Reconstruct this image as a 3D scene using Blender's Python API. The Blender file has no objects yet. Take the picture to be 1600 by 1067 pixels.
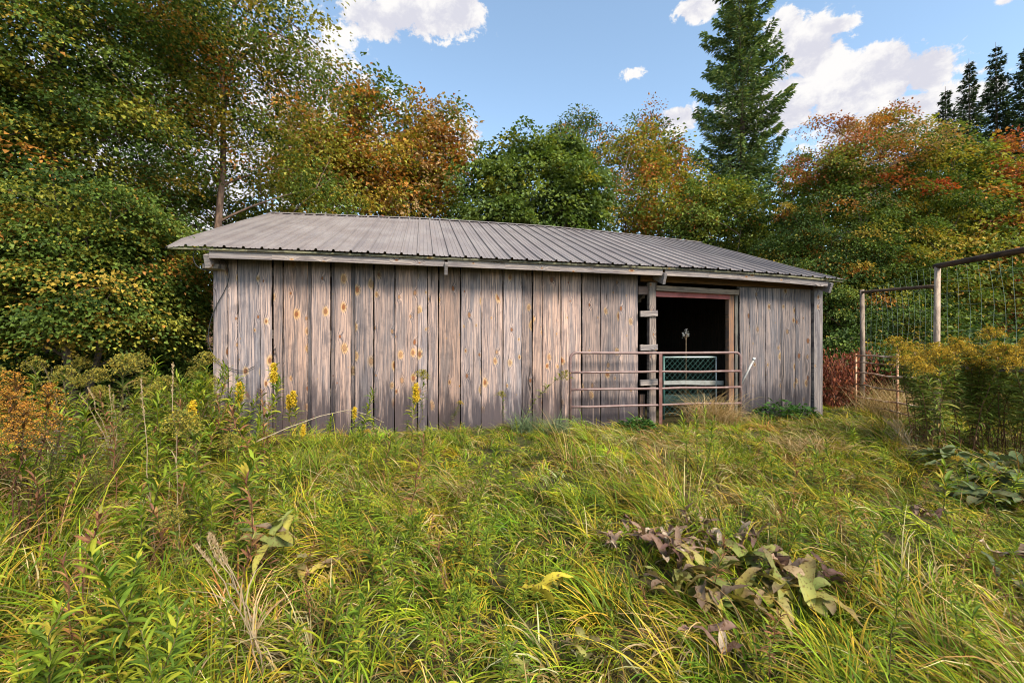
import bpy, math, random
import numpy as np
from mathutils import Vector
rng = np.random.default_rng(11)
random.seed(11)
SC = bpy.context.scene
COL = SC.collection
R = math.radians

# ------------------------------------------------------------------ camera
F, CX, HY = 711.0, 800.0, 546.0            # focal length and horizon of the 1600 px photograph
YAW = R(11.1)
CAMZ = 1.18
AX = np.array([math.sin(YAW), math.cos(YAW)]); RT = np.array([math.cos(YAW), -math.sin(YAW)])
cam_d = bpy.data.cameras.new('camera'); cam = bpy.data.objects.new('camera', cam_d); COL.objects.link(cam)
cam.location = (0, 0, CAMZ); cam.rotation_euler = (R(90), 0, -YAW)
cam_d.sensor_width = 36; cam_d.lens = 36 * F / 1600
cam_d.shift_y = (HY - 533.5) / 1600
cam_d.clip_start = 0.05; cam_d.clip_end = 3000
SC.camera = cam

def P(px, py, zc):
    xy = zc * (AX + (px - CX) / F * RT)
    return np.array([xy[0], xy[1], CAMZ - (py - HY) / F * zc])
def PY(px, py, Y):
    zc = Y / (AX[1] + (px - CX) / F * RT[1])
    return P(px, py, zc)

# ------------------------------------------------------------------ light
SUN = Vector((0.36, -0.66, 0.70)).normalized()
EL = math.asin(SUN.z); AZ = math.atan2(SUN.x, SUN.y)
sd = bpy.data.lights.new('sun', 'SUN'); sun = bpy.data.objects.new('sun', sd); COL.objects.link(sun)
sd.energy = 4.2; sd.angle = R(20); sd.color = (1.0, 0.91, 0.77)
sun.rotation_euler = SUN.to_track_quat('Z', 'Y').to_euler()
SC.view_settings.view_transform = 'Standard'; SC.view_settings.look = 'None'
SC.view_settings.exposure = 0.9; SC.view_settings.gamma = 1.0
SC.view_settings.use_curve_mapping = False
try:
    SC.cycles.pixel_filter_type = 'BLACKMAN_HARRIS'; SC.cycles.filter_width = 1.05
    SC.cycles.max_bounces = 8; SC.cycles.transmission_bounces = 4; SC.cycles.diffuse_bounces = 4
except Exception: pass

# ------------------------------------------------------------------ node helper
class NT:
    def __init__(s, tree): s.t = tree; s.t.nodes.clear()
    def n(s, kind, **kw):
        nd = s.t.nodes.new(kind)
        ins = kw.pop('ins', {})
        for k, v in kw.items(): setattr(nd, k, v)
        for k, v in ins.items(): s.put(nd.inputs[k], v)
        return nd
    def put(s, sock, v):
        if isinstance(v, bpy.types.NodeSocket): s.t.links.new(v, sock)
        elif isinstance(v, bpy.types.Node): s.t.links.new(v.outputs[0], sock)
        else:
            if sock.type == 'RGBA' and len(v) == 3: v = (*v, 1)
            sock.default_value = v
    def m(s, op, a, b=0.0, c=0.0, clamp=False):
        nd = s.t.nodes.new('ShaderNodeMath'); nd.operation = op; nd.use_clamp = clamp
        s.put(nd.inputs[0], a); s.put(nd.inputs[1], b); s.put(nd.inputs[2], c)
        return nd.outputs[0]
    def mix(s, f, a, b, blend='MIX'):
        nd = s.t.nodes.new('ShaderNodeMix'); nd.data_type = 'RGBA'; nd.blend_type = blend
        s.put(nd.inputs[0], f); s.put(nd.inputs[6], a); s.put(nd.inputs[7], b)
        return nd.outputs[2]
    def mr(s, v, a, b, c=0.0, d=1.0, smooth=True):
        nd = s.t.nodes.new('ShaderNodeMapRange'); nd.interpolation_type = 'SMOOTHSTEP' if smooth else 'LINEAR'
        s.put(nd.inputs[0], v); s.put(nd.inputs[1], a); s.put(nd.inputs[2], b); s.put(nd.inputs[3], c); s.put(nd.inputs[4], d)
        return nd.outputs[0]
    def xyz(s, x, y, z=0.0):
        nd = s.t.nodes.new('ShaderNodeCombineXYZ')
        s.put(nd.inputs[0], x); s.put(nd.inputs[1], y); s.put(nd.inputs[2], z); return nd.outputs[0]
    def noise(s, vec, scale=1.0, detail=3.0, rough=0.55, dist=0.0):
        nd = s.n('ShaderNodeTexNoise', ins={'Vector': vec, 'Scale': scale, 'Detail': detail, 'Roughness': rough, 'Distortion': dist})
        return nd.outputs[0]
    def sep(s, v):
        nd = s.t.nodes.new('ShaderNodeSeparateXYZ'); s.put(nd.inputs[0], v); return nd.outputs
    def attr(s, name): return s.n('ShaderNodeAttribute', attribute_name=name)

# ------------------------------------------------------------------ sky with clouds
world = bpy.data.worlds.new('World'); SC.world = world; world.use_nodes = True
w = NT(world.node_tree)
sky = w.n('ShaderNodeTexSky', sky_type='NISHITA', sun_disc=False)
sky.sun_elevation = EL; sky.sun_rotation = AZ; sky.altitude = 300; sky.air_density = 1.0; sky.dust_density = 0.15; sky.ozone_density = 1.2
tc = w.n('ShaderNodeTexCoord')
d = w.sep(tc.outputs['Generated'])
az = w.m('ARCTAN2', d[0], d[1]); el = w.m('ARCSINE', d[2])
sk = w.xyz(az, el)
n1 = w.noise(w.xyz(w.m('MULTIPLY', az, 1.0), w.m('MULTIPLY', el, 1.6)), 9.0, 7.0, 0.6, 0.15)
n2 = w.noise(w.xyz(az, w.m('MULTIPLY', el, 1.3)), 30.0, 8.0, 0.66, 0.3)
def azel(px, py):
    v = np.array([*(AX + (px - CX) / F * RT), (HY - py) / F]); v /= np.linalg.norm(v)
    return math.atan2(v[0], v[1]), math.asin(v[2])
clouds = [(1350, 135, 150, 58), (1445, 112, 60, 44), (1265, 80, 62, 62), (1300, 44, 45, 18), (1215, 165, 100, 60), (1385, 95, 52, 34), (1225, 52, 40, 44),
          (665, 22, 95, 48), (590, 30, 75, 40), (720, 18, 45, 40), (1092, 12, 42, 27), (1060, 188, 40, 26), (988, 116, 18, 9),
          (1572, 0, 24, 12), (470, 190, 150, 170), (250, 240, 200, 160), (700, 215, 60, 40), (1400, 190, 160, 50)]
field = None
for (px, py, rx, ry) in clouds:
    a0, e0 = azel(px, py); a1, _ = azel(px + rx, py); am, _ = azel(px - rx, py); _, e1 = azel(px, py - ry); _, em = azel(px, py + ry)
    ra, re = (a1 - am) / 2, (e1 - em) / 2
    q = w.n('ShaderNodeVectorMath', operation='SUBTRACT', ins={0: sk, 1: (a0, e0, 0)})
    q = w.n('ShaderNodeVectorMath', operation='MULTIPLY', ins={0: q, 1: (1 / ra, 1 / re, 0)})
    l = w.n('ShaderNodeVectorMath', operation='LENGTH', ins={0: q}).outputs['Value']
    v = w.m('SUBTRACT', 1.0, l)
    if rx < 30: v = w.m('MULTIPLY', v, 0.45)
    field = v if field is None else w.m('MAXIMUM', field, v)
field = w.m('MAXIMUM', field, -1.2)
fuzz = w.m('ADD', w.m('MULTIPLY', w.m('SUBTRACT', n1, 0.5), 1.3), w.m('MULTIPLY', w.m('SUBTRACT', n2, 0.5), 1.7))
mask = w.mr(w.m('ADD', field, fuzz), -0.02, 0.26)
# unseen loose clouds added behind the camera as neutral fill light
back = w.mr(w.noise(tc.outputs['Generated'], 2.6, 5.0, 0.6), 0.52, 0.66)
behind = w.mr(d[1], 0.25, -0.15)
mask = w.m('MAXIMUM', mask, w.m('MULTIPLY', back, behind))
shade = w.mr(w.m('ADD', w.m('ADD', w.m('MULTIPLY', n1, 0.6), w.m('MULTIPLY', n2, 0.4)), w.m('MULTIPLY', field, -0.12)), 0.36, 0.54)
ccol = w.mix(shade, (0.74, 0.74, 0.83), (1.02, 1.0, 0.99))
SKS = 0.10
skc = w.n('ShaderNodeHueSaturation', ins={'Color': sky.outputs[0], 'Hue': 0.49, 'Saturation': 0.90, 'Value': 1.62})
cl = w.n('ShaderNodeVectorMath', operation='SCALE', ins={0: ccol}); cl.inputs['Scale'].default_value = 0.53 / SKS
fin = w.mix(mask, skc, cl)
bg = w.n('ShaderNodeBackground', ins={'Color': fin, 'Strength': SKS})
wo = w.n('ShaderNodeOutputWorld', ins={'Surface': bg.outputs[0]})

# ------------------------------------------------------------------ terrain
def sstep(x, a, b):
    t = np.clip((x - a) / (b - a), 0, 1); return t * t * (3 - 2 * t)
def gz(x, y):
    x = np.asarray(x, float); y = np.asarray(y, float)
    z = -0.34 * (1 - sstep(y, 0.8, 6.2)) - 0.06
    z = z + 0.04 * np.sin(x * 1.3 + 0.5) * np.sin(y * 1.1 + x * 0.4) * (1 - sstep(y, 6, 7.5))
    z = z + 0.10 * sstep(-x, 2, 6) * sstep(y, 2, 5)
    return z
def ground_at(px, zc):
    xy = zc * (AX + (px - CX) / F * RT); return xy[0], xy[1], float(gz(xy[0], xy[1]))

# ------------------------------------------------------------------ mesh builder
class MB:
    def __init__(s): s.V = []; s.T = []; s.Q = []; s.C = []; s.G = []; s.k = 0
    def add(s, V, T=None, Q=None, C=None, G=None):
        V = np.asarray(V, np.float32).reshape(-1, 3); n = len(V)
        if T is not None and len(T): s.T.append(np.asarray(T, np.int64) + s.k)
        if Q is not None and len(Q): s.Q.append(np.asarray(Q, np.int64) + s.k)
        c = np.ones((n, 3), np.float32); 
        if C is not None: c[:] = C
        s.C.append(c)
        g = np.zeros((n, 3), np.float32)
        if G is not None: g[:] = G
        s.G.append(g); s.V.append(V); s.k += n
    def build(s, name, mat, parent=None, smooth=False, grain=False, loc=None):
        V = np.concatenate(s.V) if s.V else np.zeros((0, 3), np.float32)
        T = np.concatenate(s.T) if s.T else np.zeros((0, 3), np.int64)
        Q = np.concatenate(s.Q) if s.Q else np.zeros((0, 4), np.int64)
        if loc is not None: V = V - np.asarray(loc, np.float32)
        me = bpy.data.meshes.new(name)
        me.vertices.add(len(V)); me.vertices.foreach_set('co', V.ravel())
        li = np.concatenate([T.ravel(), Q.ravel()]).astype(np.int32)
        me.loops.add(len(li)); me.loops.foreach_set('vertex_index', li)
        ls = np.concatenate([np.arange(len(T)) * 3, len(T) * 3 + np.arange(len(Q)) * 4]).astype(np.int32)
        me.polygons.add(len(ls)); me.polygons.foreach_set('loop_start', ls)
        me.polygons.foreach_set('use_smooth', np.full(len(ls), bool(smooth)))
        me.update(calc_edges=True)
        a = me.attributes.new('Col', 'FLOAT_COLOR', 'POINT')
        C = np.concatenate(s.C); a.data.foreach_set('color', np.concatenate([C, np.ones((len(C), 1), np.float32)], 1).ravel())
        if grain:
            a = me.attributes.new('grain', 'FLOAT_VECTOR', 'POINT'); a.data.foreach_set('vector', np.concatenate(s.G).ravel())
        me.materials.append(mat)
        o = bpy.data.objects.new(name, me); COL.objects.link(o)
        if parent is not None: o.parent = parent
        if loc is not None and parent is None: o.location = loc
        return o
    # a sawn board from p0 to p1; wd = direction of its width
    def board(s, p0, p1, wd, wid, th, K=6, jit=0.002, col=(1, 1, 1), cuts=0.0, warp=0.0):
        p0 = np.asarray(p0, float); p1 = np.asarray(p1, float); L = np.linalg.norm(p1 - p0); d = (p1 - p0) / L
        wd = np.asarray(wd, float); wd = wd - d * wd.dot(d); wd /= np.linalg.norm(wd); td = np.cross(d, wd)
        off = rng.uniform(0, 40, 3)
        V = []; G = []
        jw = rng.normal(0, jit, (K + 1, 2)); bow = rng.normal(0, warp)
        for i in range(K + 1):
            t = i / K; c = p0 + d * L * t + td * bow * math.sin(math.pi * t)
            for (a, b) in ((-1, -1), (1, -1), (1, 1), (-1, 1)):
                e = a * wid / 2 + (jw[i, 0] if a < 0 else jw[i, 1])
                V.append(c + wd * e + td * b * th / 2); G.append((e + off[0], L * t + off[1], b * th / 2 + off[2]))
        Q = []
        for i in range(K):
            for j in range(4):
                Q.append((i * 4 + j, i * 4 + (j + 1) % 4, i * 4 + 4 + (j + 1) % 4, i * 4 + 4 + j))
        Q.append((3, 2, 1, 0)); e = K * 4; Q.append((e, e + 1, e + 2, e + 3))
        s.add(V, Q=Q, C=col, G=G)
    def tube(s, pts, rad, n=6, col=(1, 1, 1), cap=True):
        pts = np.asarray(pts, float); m = len(pts); rad = np.broadcast_to(np.asarray(rad, float), (m,))
        tan = np.gradient(pts, axis=0); tan /= np.linalg.norm(tan, axis=1)[:, None] + 1e-9
        up = np.array([0, 0, 1.0]) if abs(tan[0, 2]) < 0.9 else np.array([1.0, 0, 0])
        V = []; G = []; off = rng.uniform(0, 20)
        u = np.cross(tan[0], up); u /= np.linalg.norm(u); acc = 0
        an = np.arange(n) * 2 * math.pi / n
        for i in range(m):
            u = u - tan[i] * u.dot(tan[i]); u /= np.linalg.norm(u) + 1e-9; v = np.cross(tan[i], u)
            if i: acc += np.linalg.norm(pts[i] - pts[i - 1])
            ring = pts[i] + rad[i] * (np.cos(an)[:, None] * u + np.sin(an)[:, None] * v)
            V.append(ring); G += [(math.cos(a) * rad[i] + off, acc + off, math.sin(a) * rad[i]) for a in an]
        V = np.concatenate(V); Q = []
        for i in range(m - 1):
            for j in range(n):
                Q.append((i * n + j, i * n + (j + 1) % n, (i + 1) * n + (j + 1) % n, (i + 1) * n + j))
        T = []
        if cap:
            for j in range(1, n - 1): T.append((0, j + 1, j)); T.append(((m - 1) * n, (m - 1) * n + j, (m - 1) * n + j + 1))
        s.add(V, T=T, Q=Q, C=col, G=G)

def unit(a): return a / (np.linalg.norm(a, axis=-1, keepdims=True) + 1e-9)

# leaves: folded diamonds, N at once
def leaves(mb, p, d, n, L, W, C, fold=0.25, mid=0.42):
    N = len(p); d = unit(d); s_ = unit(np.cross(d, n)); n = np.cross(s_, d)
    L = np.broadcast_to(L, (N,))[:, None]; W = np.broadcast_to(W, (N,))[:, None]
    v0 = p; m = p + d * L * mid
    v1 = m + s_ * W / 2 + n * W * fold; v2 = p + d * L - n * L * 0.12; v3 = m - s_ * W / 2 + n * W * fold
    V = np.stack([v0, v1, v2, v3], 1).reshape(-1, 3)
    b = np.arange(N)[:, None] * 4
    T = np.concatenate([b + [0, 1, 2], b + [0, 2, 3]])
    mb.add(V, T=T, C=np.repeat(C, 4, 0))
# ribbons: curved strips (grass blades, lance leaves, broad leaves)
def ribbons(mb, p, az, e0, e1, L, W, C, K=3, prof='grass', twist=0.0, fold=0.0, tipC=None, wavy=0.0):
    N = len(p)
    L = np.broadcast_to(L, (N,)); W = np.broadcast_to(W, (N,)); e0 = np.broadcast_to(e0, (N,)); e1 = np.broadcast_to(e1, (N,))
    h = np.stack([np.cos(az), np.sin(az), np.zeros(N)], 1); z = np.array([0, 0, 1.0])
    tw = rng.normal(0, 1, N) * twist
    sd0 = np.stack([-np.sin(az), np.cos(az), np.zeros(N)], 1)
    pos = p.astype(float).copy(); rows = []; cols = []
    three = fold != 0.0
    for i in range(K + 1):
        t = i / K
        e = e0 + (e1 - e0) * t
        dirv = h * np.cos(e)[:, None] + z * np.sin(e)[:, None]
        nor = -h * np.sin(e)[:, None] + z * np.cos(e)[:, None]
        sdv = sd0 * np.cos(tw)[:, None] + nor * np.sin(tw)[:, None]
        nn = np.cross(dirv, sdv)
        if prof == 'grass': wd = (1 - t ** 1.7) * (0.75 + 0.25 * min(1, t * 4))
        elif prof == 'lance': wd = max(0.02, math.sin(math.pi * min(1, t * 0.92 + 0.08)) ** 0.8)
        else: wd = max(0.02, (math.sin(math.pi * min(1, (t * 0.93 + 0.05)) ** 0.8)) ** 0.7)
        wv = W * wd / 2
        wob = rng.normal(0, 1, (N, 2)) * wavy * W[:, None] if wavy else np.zeros((N, 2))
        c = C if tipC is None else C * (1 - t) + tipC * t
        if i == K: rows.append(pos[:, None, :]); cols.append(c[:, None, :])
        elif three:
            rows.append(np.stack([pos + sdv * wv[:, None] + nn * (fold * wv + wob[:, 0])[:, None], pos, pos - sdv * wv[:, None] + nn * (fold * wv + wob[:, 1])[:, None]], 1))
            cols.append(np.stack([c * 0.95, c * 1.08, c * 0.95], 1))
        else:
            rows.append(np.stack([pos + sdv * wv[:, None], pos - sdv * wv[:, None]], 1)); cols.append(np.stack([c, c], 1))
        pos = pos + dirv * (L / K)[:, None]
    V = np.concatenate(rows, 1); Cc = np.concatenate(cols, 1); per = V.shape[1]; c = 3 if three else 2
    Q = []; T = []
    for i in range(K - 1):
        for j in range(c - 1):
            Q.append((i * c + j, i * c + j + 1, (i + 1) * c + j + 1, (i + 1) * c + j))
    i = K - 1
    for j in range(c - 1): T.append((i * c + j, i * c + j + 1, K * c))
    b = np.arange(N)[:, None, None] * per
    Qa = (b + np.array(Q)[None]).reshape(-1, 4) if Q else None
    mb.add(V.reshape(-1, 3), T=(b + np.array(T)[None]).reshape(-1, 3), Q=Qa, C=Cc.reshape(-1, 3))

def tag(o, label=None, cat=None, group=None, kind=None):
    if label: o['label'] = label
    if cat: o['category'] = cat
    if group: o['group'] = group
    if kind: o['kind'] = kind
    return o
def thing(name, label, cat, loc=(0, 0, 0), group=None, rz=0.0):
    o = bpy.data.objects.new(name, None); COL.objects.link(o); o.location = tuple(float(c) for c in loc); o.rotation_euler = (0, 0, rz)
    o.empty_display_size = 0.2
    return tag(o, label, cat, group)
def dup(root, loc, rz=0.0, sc=1.0, label=None, group=None, tilt=(0, 0)):
    r = root.copy(); COL.objects.link(r); r.location = tuple(float(c) for c in loc); r.rotation_euler = (tilt[0], tilt[1], rz); r.scale = (sc, sc, sc) if not isinstance(sc, tuple) else sc
    if label: r['label'] = label
    if group: r['group'] = group
    for ch in root.children:
        c = ch.copy(); COL.objects.link(c); c.parent = r
    return r

# ------------------------------------------------------------------ materials
def mat_new(name):
    m = bpy.data.materials.new(name); m.use_nodes = True; return m, NT(m.node_tree)
def mat_leaf(name, trans=0.3, rough=0.5, mottle=0.0, spec=0.3):
    m, t = mat_new(name)
    c = t.attr('Col').outputs['Color']
    geo = t.n('ShaderNodeNewGeometry')
    if mottle:
        nn = t.noise(geo.outputs['Position'], 55.0, 4.0, 0.65)
        c = t.mix(t.mr(nn, 0.52, 0.66, 0.0, mottle), c, (0.10, 0.05, 0.02))
    b = t.n('ShaderNodeBsdfPrincipled', ins={'Base Color': c, 'Roughness': rough, 'Specular IOR Level': spec})
    tr = t.n('ShaderNodeBsdfTranslucent', ins={'Color': t.mix(1.0, c, (1.15, 1.1, 0.5), 'MULTIPLY')})
    mx = t.n('ShaderNodeMixShader', ins={0: trans, 1: b.outputs[0], 2: tr.outputs[0]})
    t.n('ShaderNodeOutputMaterial', ins={'Surface': mx.outputs[0]})
    return m
def mat_bark(name, c1, c2, scale=1.0):
    m, t = mat_new(name)
    g = t.sep(t.attr('grain').outputs['Vector'])
    pos = t.n('ShaderNodeNewGeometry').outputs['Position']
    n_ = t.noise(t.xyz(t.m('MULTIPLY', g[0], 22 * scale), t.m('MULTIPLY', g[1], 4 * scale), t.m('MULTIPLY', g[2], 22 * scale)), 1.0, 5.0, 0.65)
    n2_ = t.noise(pos, 3.0, 3.0)
    c = t.mix(t.mr(n_, 0.35, 0.65), c1, c2); c = t.mix(t.mr(n2_, 0.5, 0.7, 0, 0.5), c, tuple(x * 0.45 for x in c2))
    c = t.mix(1.0, c, t.attr('Col').outputs['Color'], 'MULTIPLY')
    bp = t.n('ShaderNodeBump', ins={'Height': n_, 'Strength': 0.6, 'Distance': 0.02})
    b = t.n('ShaderNodeBsdfPrincipled', ins={'Base Color': c, 'Roughness': 0.85, 'Specular IOR Level': 0.2, 'Normal': bp.outputs[0]})
    t.n('ShaderNodeOutputMaterial', ins={'Surface': b.outputs[0]}); return m
def mat_wood(name, warm=(0.44, 0.30, 0.24), grey=(0.235, 0.19, 0.18), dark=(0.085, 0.07, 0.075), knots=1.0, stain_shade=False, greyness=0.5):
    m, t = mat_new(name)
    g = t.sep(t.attr('grain').outputs['Vector']); u, v, ww = g[0], g[1], g[2]
    kv = t.xyz(t.m('MULTIPLY', u, 5.2), t.m('MULTIPLY', v, 3.0), t.m('FLOOR', t.m('MULTIPLY', ww, 0.8)))
    wob = t.noise(t.xyz(t.m('MULTIPLY', u, 18), t.m('MULTIPLY', v, 8), ww), 1.0, 3.0)
    vo = t.n('ShaderNodeTexVoronoi', voronoi_dimensions='2D', feature='F1', ins={'Vector': kv, 'Scale': 1.0, 'Randomness': 1.0})
    dist = t.m('ADD', vo.outputs['Distance'], t.m('MULTIPLY', t.m('SUBTRACT', wob, 0.5), 0.16))
    rnd = t.sep(vo.outputs['Color'])
    size = t.mr(rnd[0], 0.22, 1.0, 0.0, 0.145 * knots, smooth=False)
    # grain that runs round the knots
    inf = t.m('POWER', 2.718, t.m('MULTIPLY', t.m('MULTIPLY', dist, dist), -22.0))
    bend = t.m('MULTIPLY', inf, t.m('MULTIPLY', t.mr(rnd[0], 0.3, 0.8, 0.0, 1.0), 0.05))
    slow = t.noise(t.xyz(t.m('MULTIPLY', u, 3), t.m('MULTIPLY', v, 0.9), ww), 1.0, 2.0)
    gu = t.m('ADD', t.m('ADD', u, bend), t.m('MULTIPLY', slow, 0.025))
    fine = t.noise(t.xyz(t.m('MULTIPLY', gu, 150), t.m('MULTIPLY', v, 2.2), ww), 1.0, 4.0, 0.65)
    coarse = t.noise(t.xyz(t.m('MULTIPLY', gu, 80), t.m('MULTIPLY', v, 0.9), ww), 1.0, 6.0, 0.7)
    big = t.noise(t.xyz(t.m('MULTIPLY', gu, 14), t.m('MULTIPLY', v, 0.8), t.m('MULTIPLY', ww, 3.0)), 1.0, 5.0, 0.65)
    blot = t.noise(t.xyz(t.m('MULTIPLY', u, 5), t.m('MULTIPLY', v, 3.2), ww), 1.0, 4.0, 0.6)
    base = t.mix(t.mr(big, 0.60 - 0.3 * greyness, 0.74 - 0.2 * greyness), warm, grey)
    base = t.mix(t.mr(coarse, 0.44, 0.60, 0.0, 0.9), base, tuple(0.5 * a + 0.5 * b_ for a, b_ in zip(grey, dark)))
    base = t.mix(t.mr(coarse, 0.44, 0.30, 0.0, 0.45), base, tuple(min(1, x * 1.35) for x in warm))
    base = t.mix(t.mr(fine, 0.50, 0.60, 0.0, 0.9), base, dark)
    base = t.mix(t.mr(blot, 0.54, 0.68, 0.0, 0.4), base, dark)
    crack = t.noise(t.xyz(t.m('MULTIPLY', gu, 34), t.m('MULTIPLY', v, 0.9), ww), 1.0, 3.0)
    base = t.mix(t.mr(crack, 0.64, 0.675, 0.0, 0.85), base, (0.02, 0.016, 0.015))
    # bare yellow wood flaring round some of the knots, the knot itself, its dark ring
    flare = t.m('MULTIPLY', t.mr(dist, t.m('MULTIPLY', size, 2.4), t.m('MULTIPLY', size, 0.9)), t.mr(rnd[1], 0.3, 0.45))
    base = t.mix(t.m('MULTIPLY', flare, t.mr(fine, 0.62, 0.42, 0.25, 0.95)), base, (0.52, 0.30, 0.11))
    core = t.mr(dist, size, t.m('MULTIPLY', size, 0.72))
    ring = t.noise(t.xyz(t.m('MULTIPLY', dist, 90), 0, 0), 1.0, 2.0)
    kc = t.mix(t.mr(ring, 0.4, 0.6), t.mix(t.mr(rnd[2], 0.3, 0.7), (0.26, 0.10, 0.04), (0.40, 0.25, 0.14)), (0.13, 0.05, 0.025))
    base = t.mix(core, base, kc)
    edge = t.m('MULTIPLY', t.mr(dist, t.m('MULTIPLY', size, 1.22), t.m('MULTIPLY', size, 1.02)), t.m('SUBTRACT', 1.0, core))
    base = t.mix(t.m('MULTIPLY', edge, 0.55), base, (0.06, 0.035, 0.025))
    if stain_shade:   # damp rot creeping up the feet of the boards in tongues
        pz = t.sep(t.n('ShaderNodeNewGeometry').outputs['Position'])
        tong = t.noise(t.xyz(t.m('MULTIPLY', u, 16), t.m('MULTIPLY', v, 1.6), ww), 1.0, 4.0, 0.6)
        st = t.mr(t.m('ADD', pz[2], t.m('MULTIPLY', t.m('SUBTRACT', tong, 0.5), -2.0)), 0.74, 0.16, 0.0, 0.92)
        base = t.mix(st, base, (0.055, 0.043, 0.046))
        # soft eave shade painted across the tops of the boards
        st2 = t.mr(t.m('ADD', pz[2], t.m('MULTIPLY', t.m('SUBTRACT', tong, 0.5), 0.5)), 2.22, 2.40, 0.0, 0.7)
        base = t.mix(st2, base, (0.07, 0.055, 0.05))
    base = t.mix(1.0, base, t.attr('Col').outputs['Color'], 'MULTIPLY')
    hgt = t.m('ADD', t.m('ADD', fine, t.m('MULTIPLY', coarse, 1.2)), t.m('MULTIPLY', core, 0.4))
    bp = t.n('ShaderNodeBump', ins={'Height': hgt, 'Strength': 0.55, 'Distance': 0.006})
    b = t.n('ShaderNodeBsdfPrincipled', ins={'Base Color': base, 'Roughness': 0.82, 'Specular IOR Level': 0.22, 'Normal': bp.outputs[0]})
    t.n('ShaderNodeOutputMaterial', ins={'Surface': b.outputs[0]}); return m
def mat_metal(name, c1, c2, rough=0.5, metallic=0.0, sc=6.0, lo=0.5, hi=0.65, amount=0.8, spec=0.5, streak=None):
    m, t = mat_new(name)
    pos = t.n('ShaderNodeNewGeometry').outputs['Position']
    n_ = t.noise(pos, sc, 6.0, 0.65); n2_ = t.noise(pos, sc * 7, 4.0, 0.6)
    c = t.mix(t.mr(n_, lo, hi, 0.0, amount), c1, c2)
    c = t.mix(t.mr(n2_, 0.5, 0.72, 0.0, 0.3), c, tuple(x * 0.6 for x in c2))
    if streak:
        p3 = t.sep(pos)
        s_ = t.noise(t.xyz(t.m('MULTIPLY', p3[0], 9), t.m('MULTIPLY', p3[1], 0.6)), 1.0, 5.0, 0.65)
        c = t.mix(t.mr(s_, 0.42, 0.7, 0.0, 0.55), c, streak)
    c = t.mix(1.0, c, t.attr('Col').outputs['Color'], 'MULTIPLY')
    bp = t.n('ShaderNodeBump', ins={'Height': n2_, 'Strength': 0.15, 'Distance': 0.004})
    b = t.n('ShaderNodeBsdfPrincipled', ins={'Base Color': c, 'Roughness': t.mr(n_, 0.3, 0.7, rough - 0.08, rough + 0.15), 'Metallic': metallic, 'Specular IOR Level': spec, 'Normal': bp.outputs[0]})
    t.n('ShaderNodeOutputMaterial', ins={'Surface': b.outputs[0]}); return m

M_leaf = mat_leaf('leaf', 0.30, 0.55, spec=0.16)
M_needle = mat_leaf('needle', 0.12, 0.6, spec=0.12)
M_grass = mat_leaf('grass_blade', 0.22, 0.6, spec=0.12)
M_weed = mat_leaf('weed_leaf', 0.26, 0.55, spec=0.16)
M_broad = mat_leaf('broad_leaf', 0.2, 0.6, mottle=0.85, spec=0.15)
M_flower = mat_leaf('flower', 0.15, 0.8)
M_bark = mat_bark('bark', (0.20, 0.145, 0.11), (0.075, 0.055, 0.045))
M_twig = mat_bark('twig', (0.22, 0.17, 0.13), (0.10, 0.075, 0.06))
M_stem = mat_bark('stem', (0.9, 0.9, 0.9), (0.6, 0.6, 0.6), 3.0)
M_wall = mat_wood('weathered_board', stain_shade=True)
M_wood = mat_wood('old_lumber', knots=0.5, greyness=0.7, warm=(0.36, 0.30, 0.26), grey=(0.24, 0.215, 0.205))
M_jamb = mat_wood('brown_lumber', knots=0.5, greyness=0.4, warm=(0.22, 0.125, 0.075), grey=(0.18, 0.11, 0.08))
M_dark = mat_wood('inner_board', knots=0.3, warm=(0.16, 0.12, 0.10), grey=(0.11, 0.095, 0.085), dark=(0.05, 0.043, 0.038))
M_roof = mat_metal('roof_steel', (0.215, 0.178, 0.165), (0.25, 0.22, 0.205), 0.46, 0.0, 1.6, 0.35, 0.7, 0.8, 0.45, streak=(0.14, 0.12, 0.122))
M_gate = mat_metal('brown_pipe', (0.17, 0.095, 0.085), (0.30, 0.22, 0.20), 0.42, 0.0, 9.0, 0.45, 0.7, 0.7)
M_rust = mat_metal('rusty_pipe', (0.20, 0.10, 0.06), (0.34, 0.28, 0.23), 0.7, 0.0, 7.0, 0.45, 0.6, 0.8)
M_red = mat_metal('red_rail', (0.27, 0.06, 0.05), (0.17, 0.05, 0.045), 0.6, 0.0, 5.0)
M_white = mat_metal('white_pipe', (0.55, 0.56, 0.55), (0.34, 0.33, 0.31), 0.5, 0.0, 8.0)
M_teal = mat_metal('green_coating', (0.035, 0.10, 0.085), (0.06, 0.14, 0.125), 0.4, 0.0, 6.0)
M_black = mat_metal('black_rubber', (0.012, 0.012, 0.013), (0.03, 0.03, 0.03), 0.6, 0.0, 6.0)
M_string = mat_metal('netting_string', (0.22, 0.30, 0.24), (0.42, 0.46, 0.42), 0.6, 0.0, 4.0)

def mat_ground():
    m, t = mat_new('soil')
    pos = t.n('ShaderNodeNewGeometry').outputs['Position']
    a = t.noise(pos, 1.2, 5.0, 0.6); b_ = t.noise(pos, 30.0, 5.0, 0.7)
    c = t.mix(t.mr(a, 0.4, 0.65), (0.045, 0.05, 0.015), (0.075, 0.055, 0.028))
    c = t.mix(t.mr(b_, 0.45, 0.65, 0, 0.7), c, (0.13, 0.10, 0.045))
    bp = t.n('ShaderNodeBump', ins={'Height': b_, 'Strength': 0.8, 'Distance': 0.04})
    b = t.n('ShaderNodeBsdfPrincipled', ins={'Base Color': c, 'Roughness': 0.95, 'Specular IOR Level': 0.1, 'Normal': bp.outputs[0]})
    t.n('ShaderNodeOutputMaterial', ins={'Surface': b.outputs[0]}); return m
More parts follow.
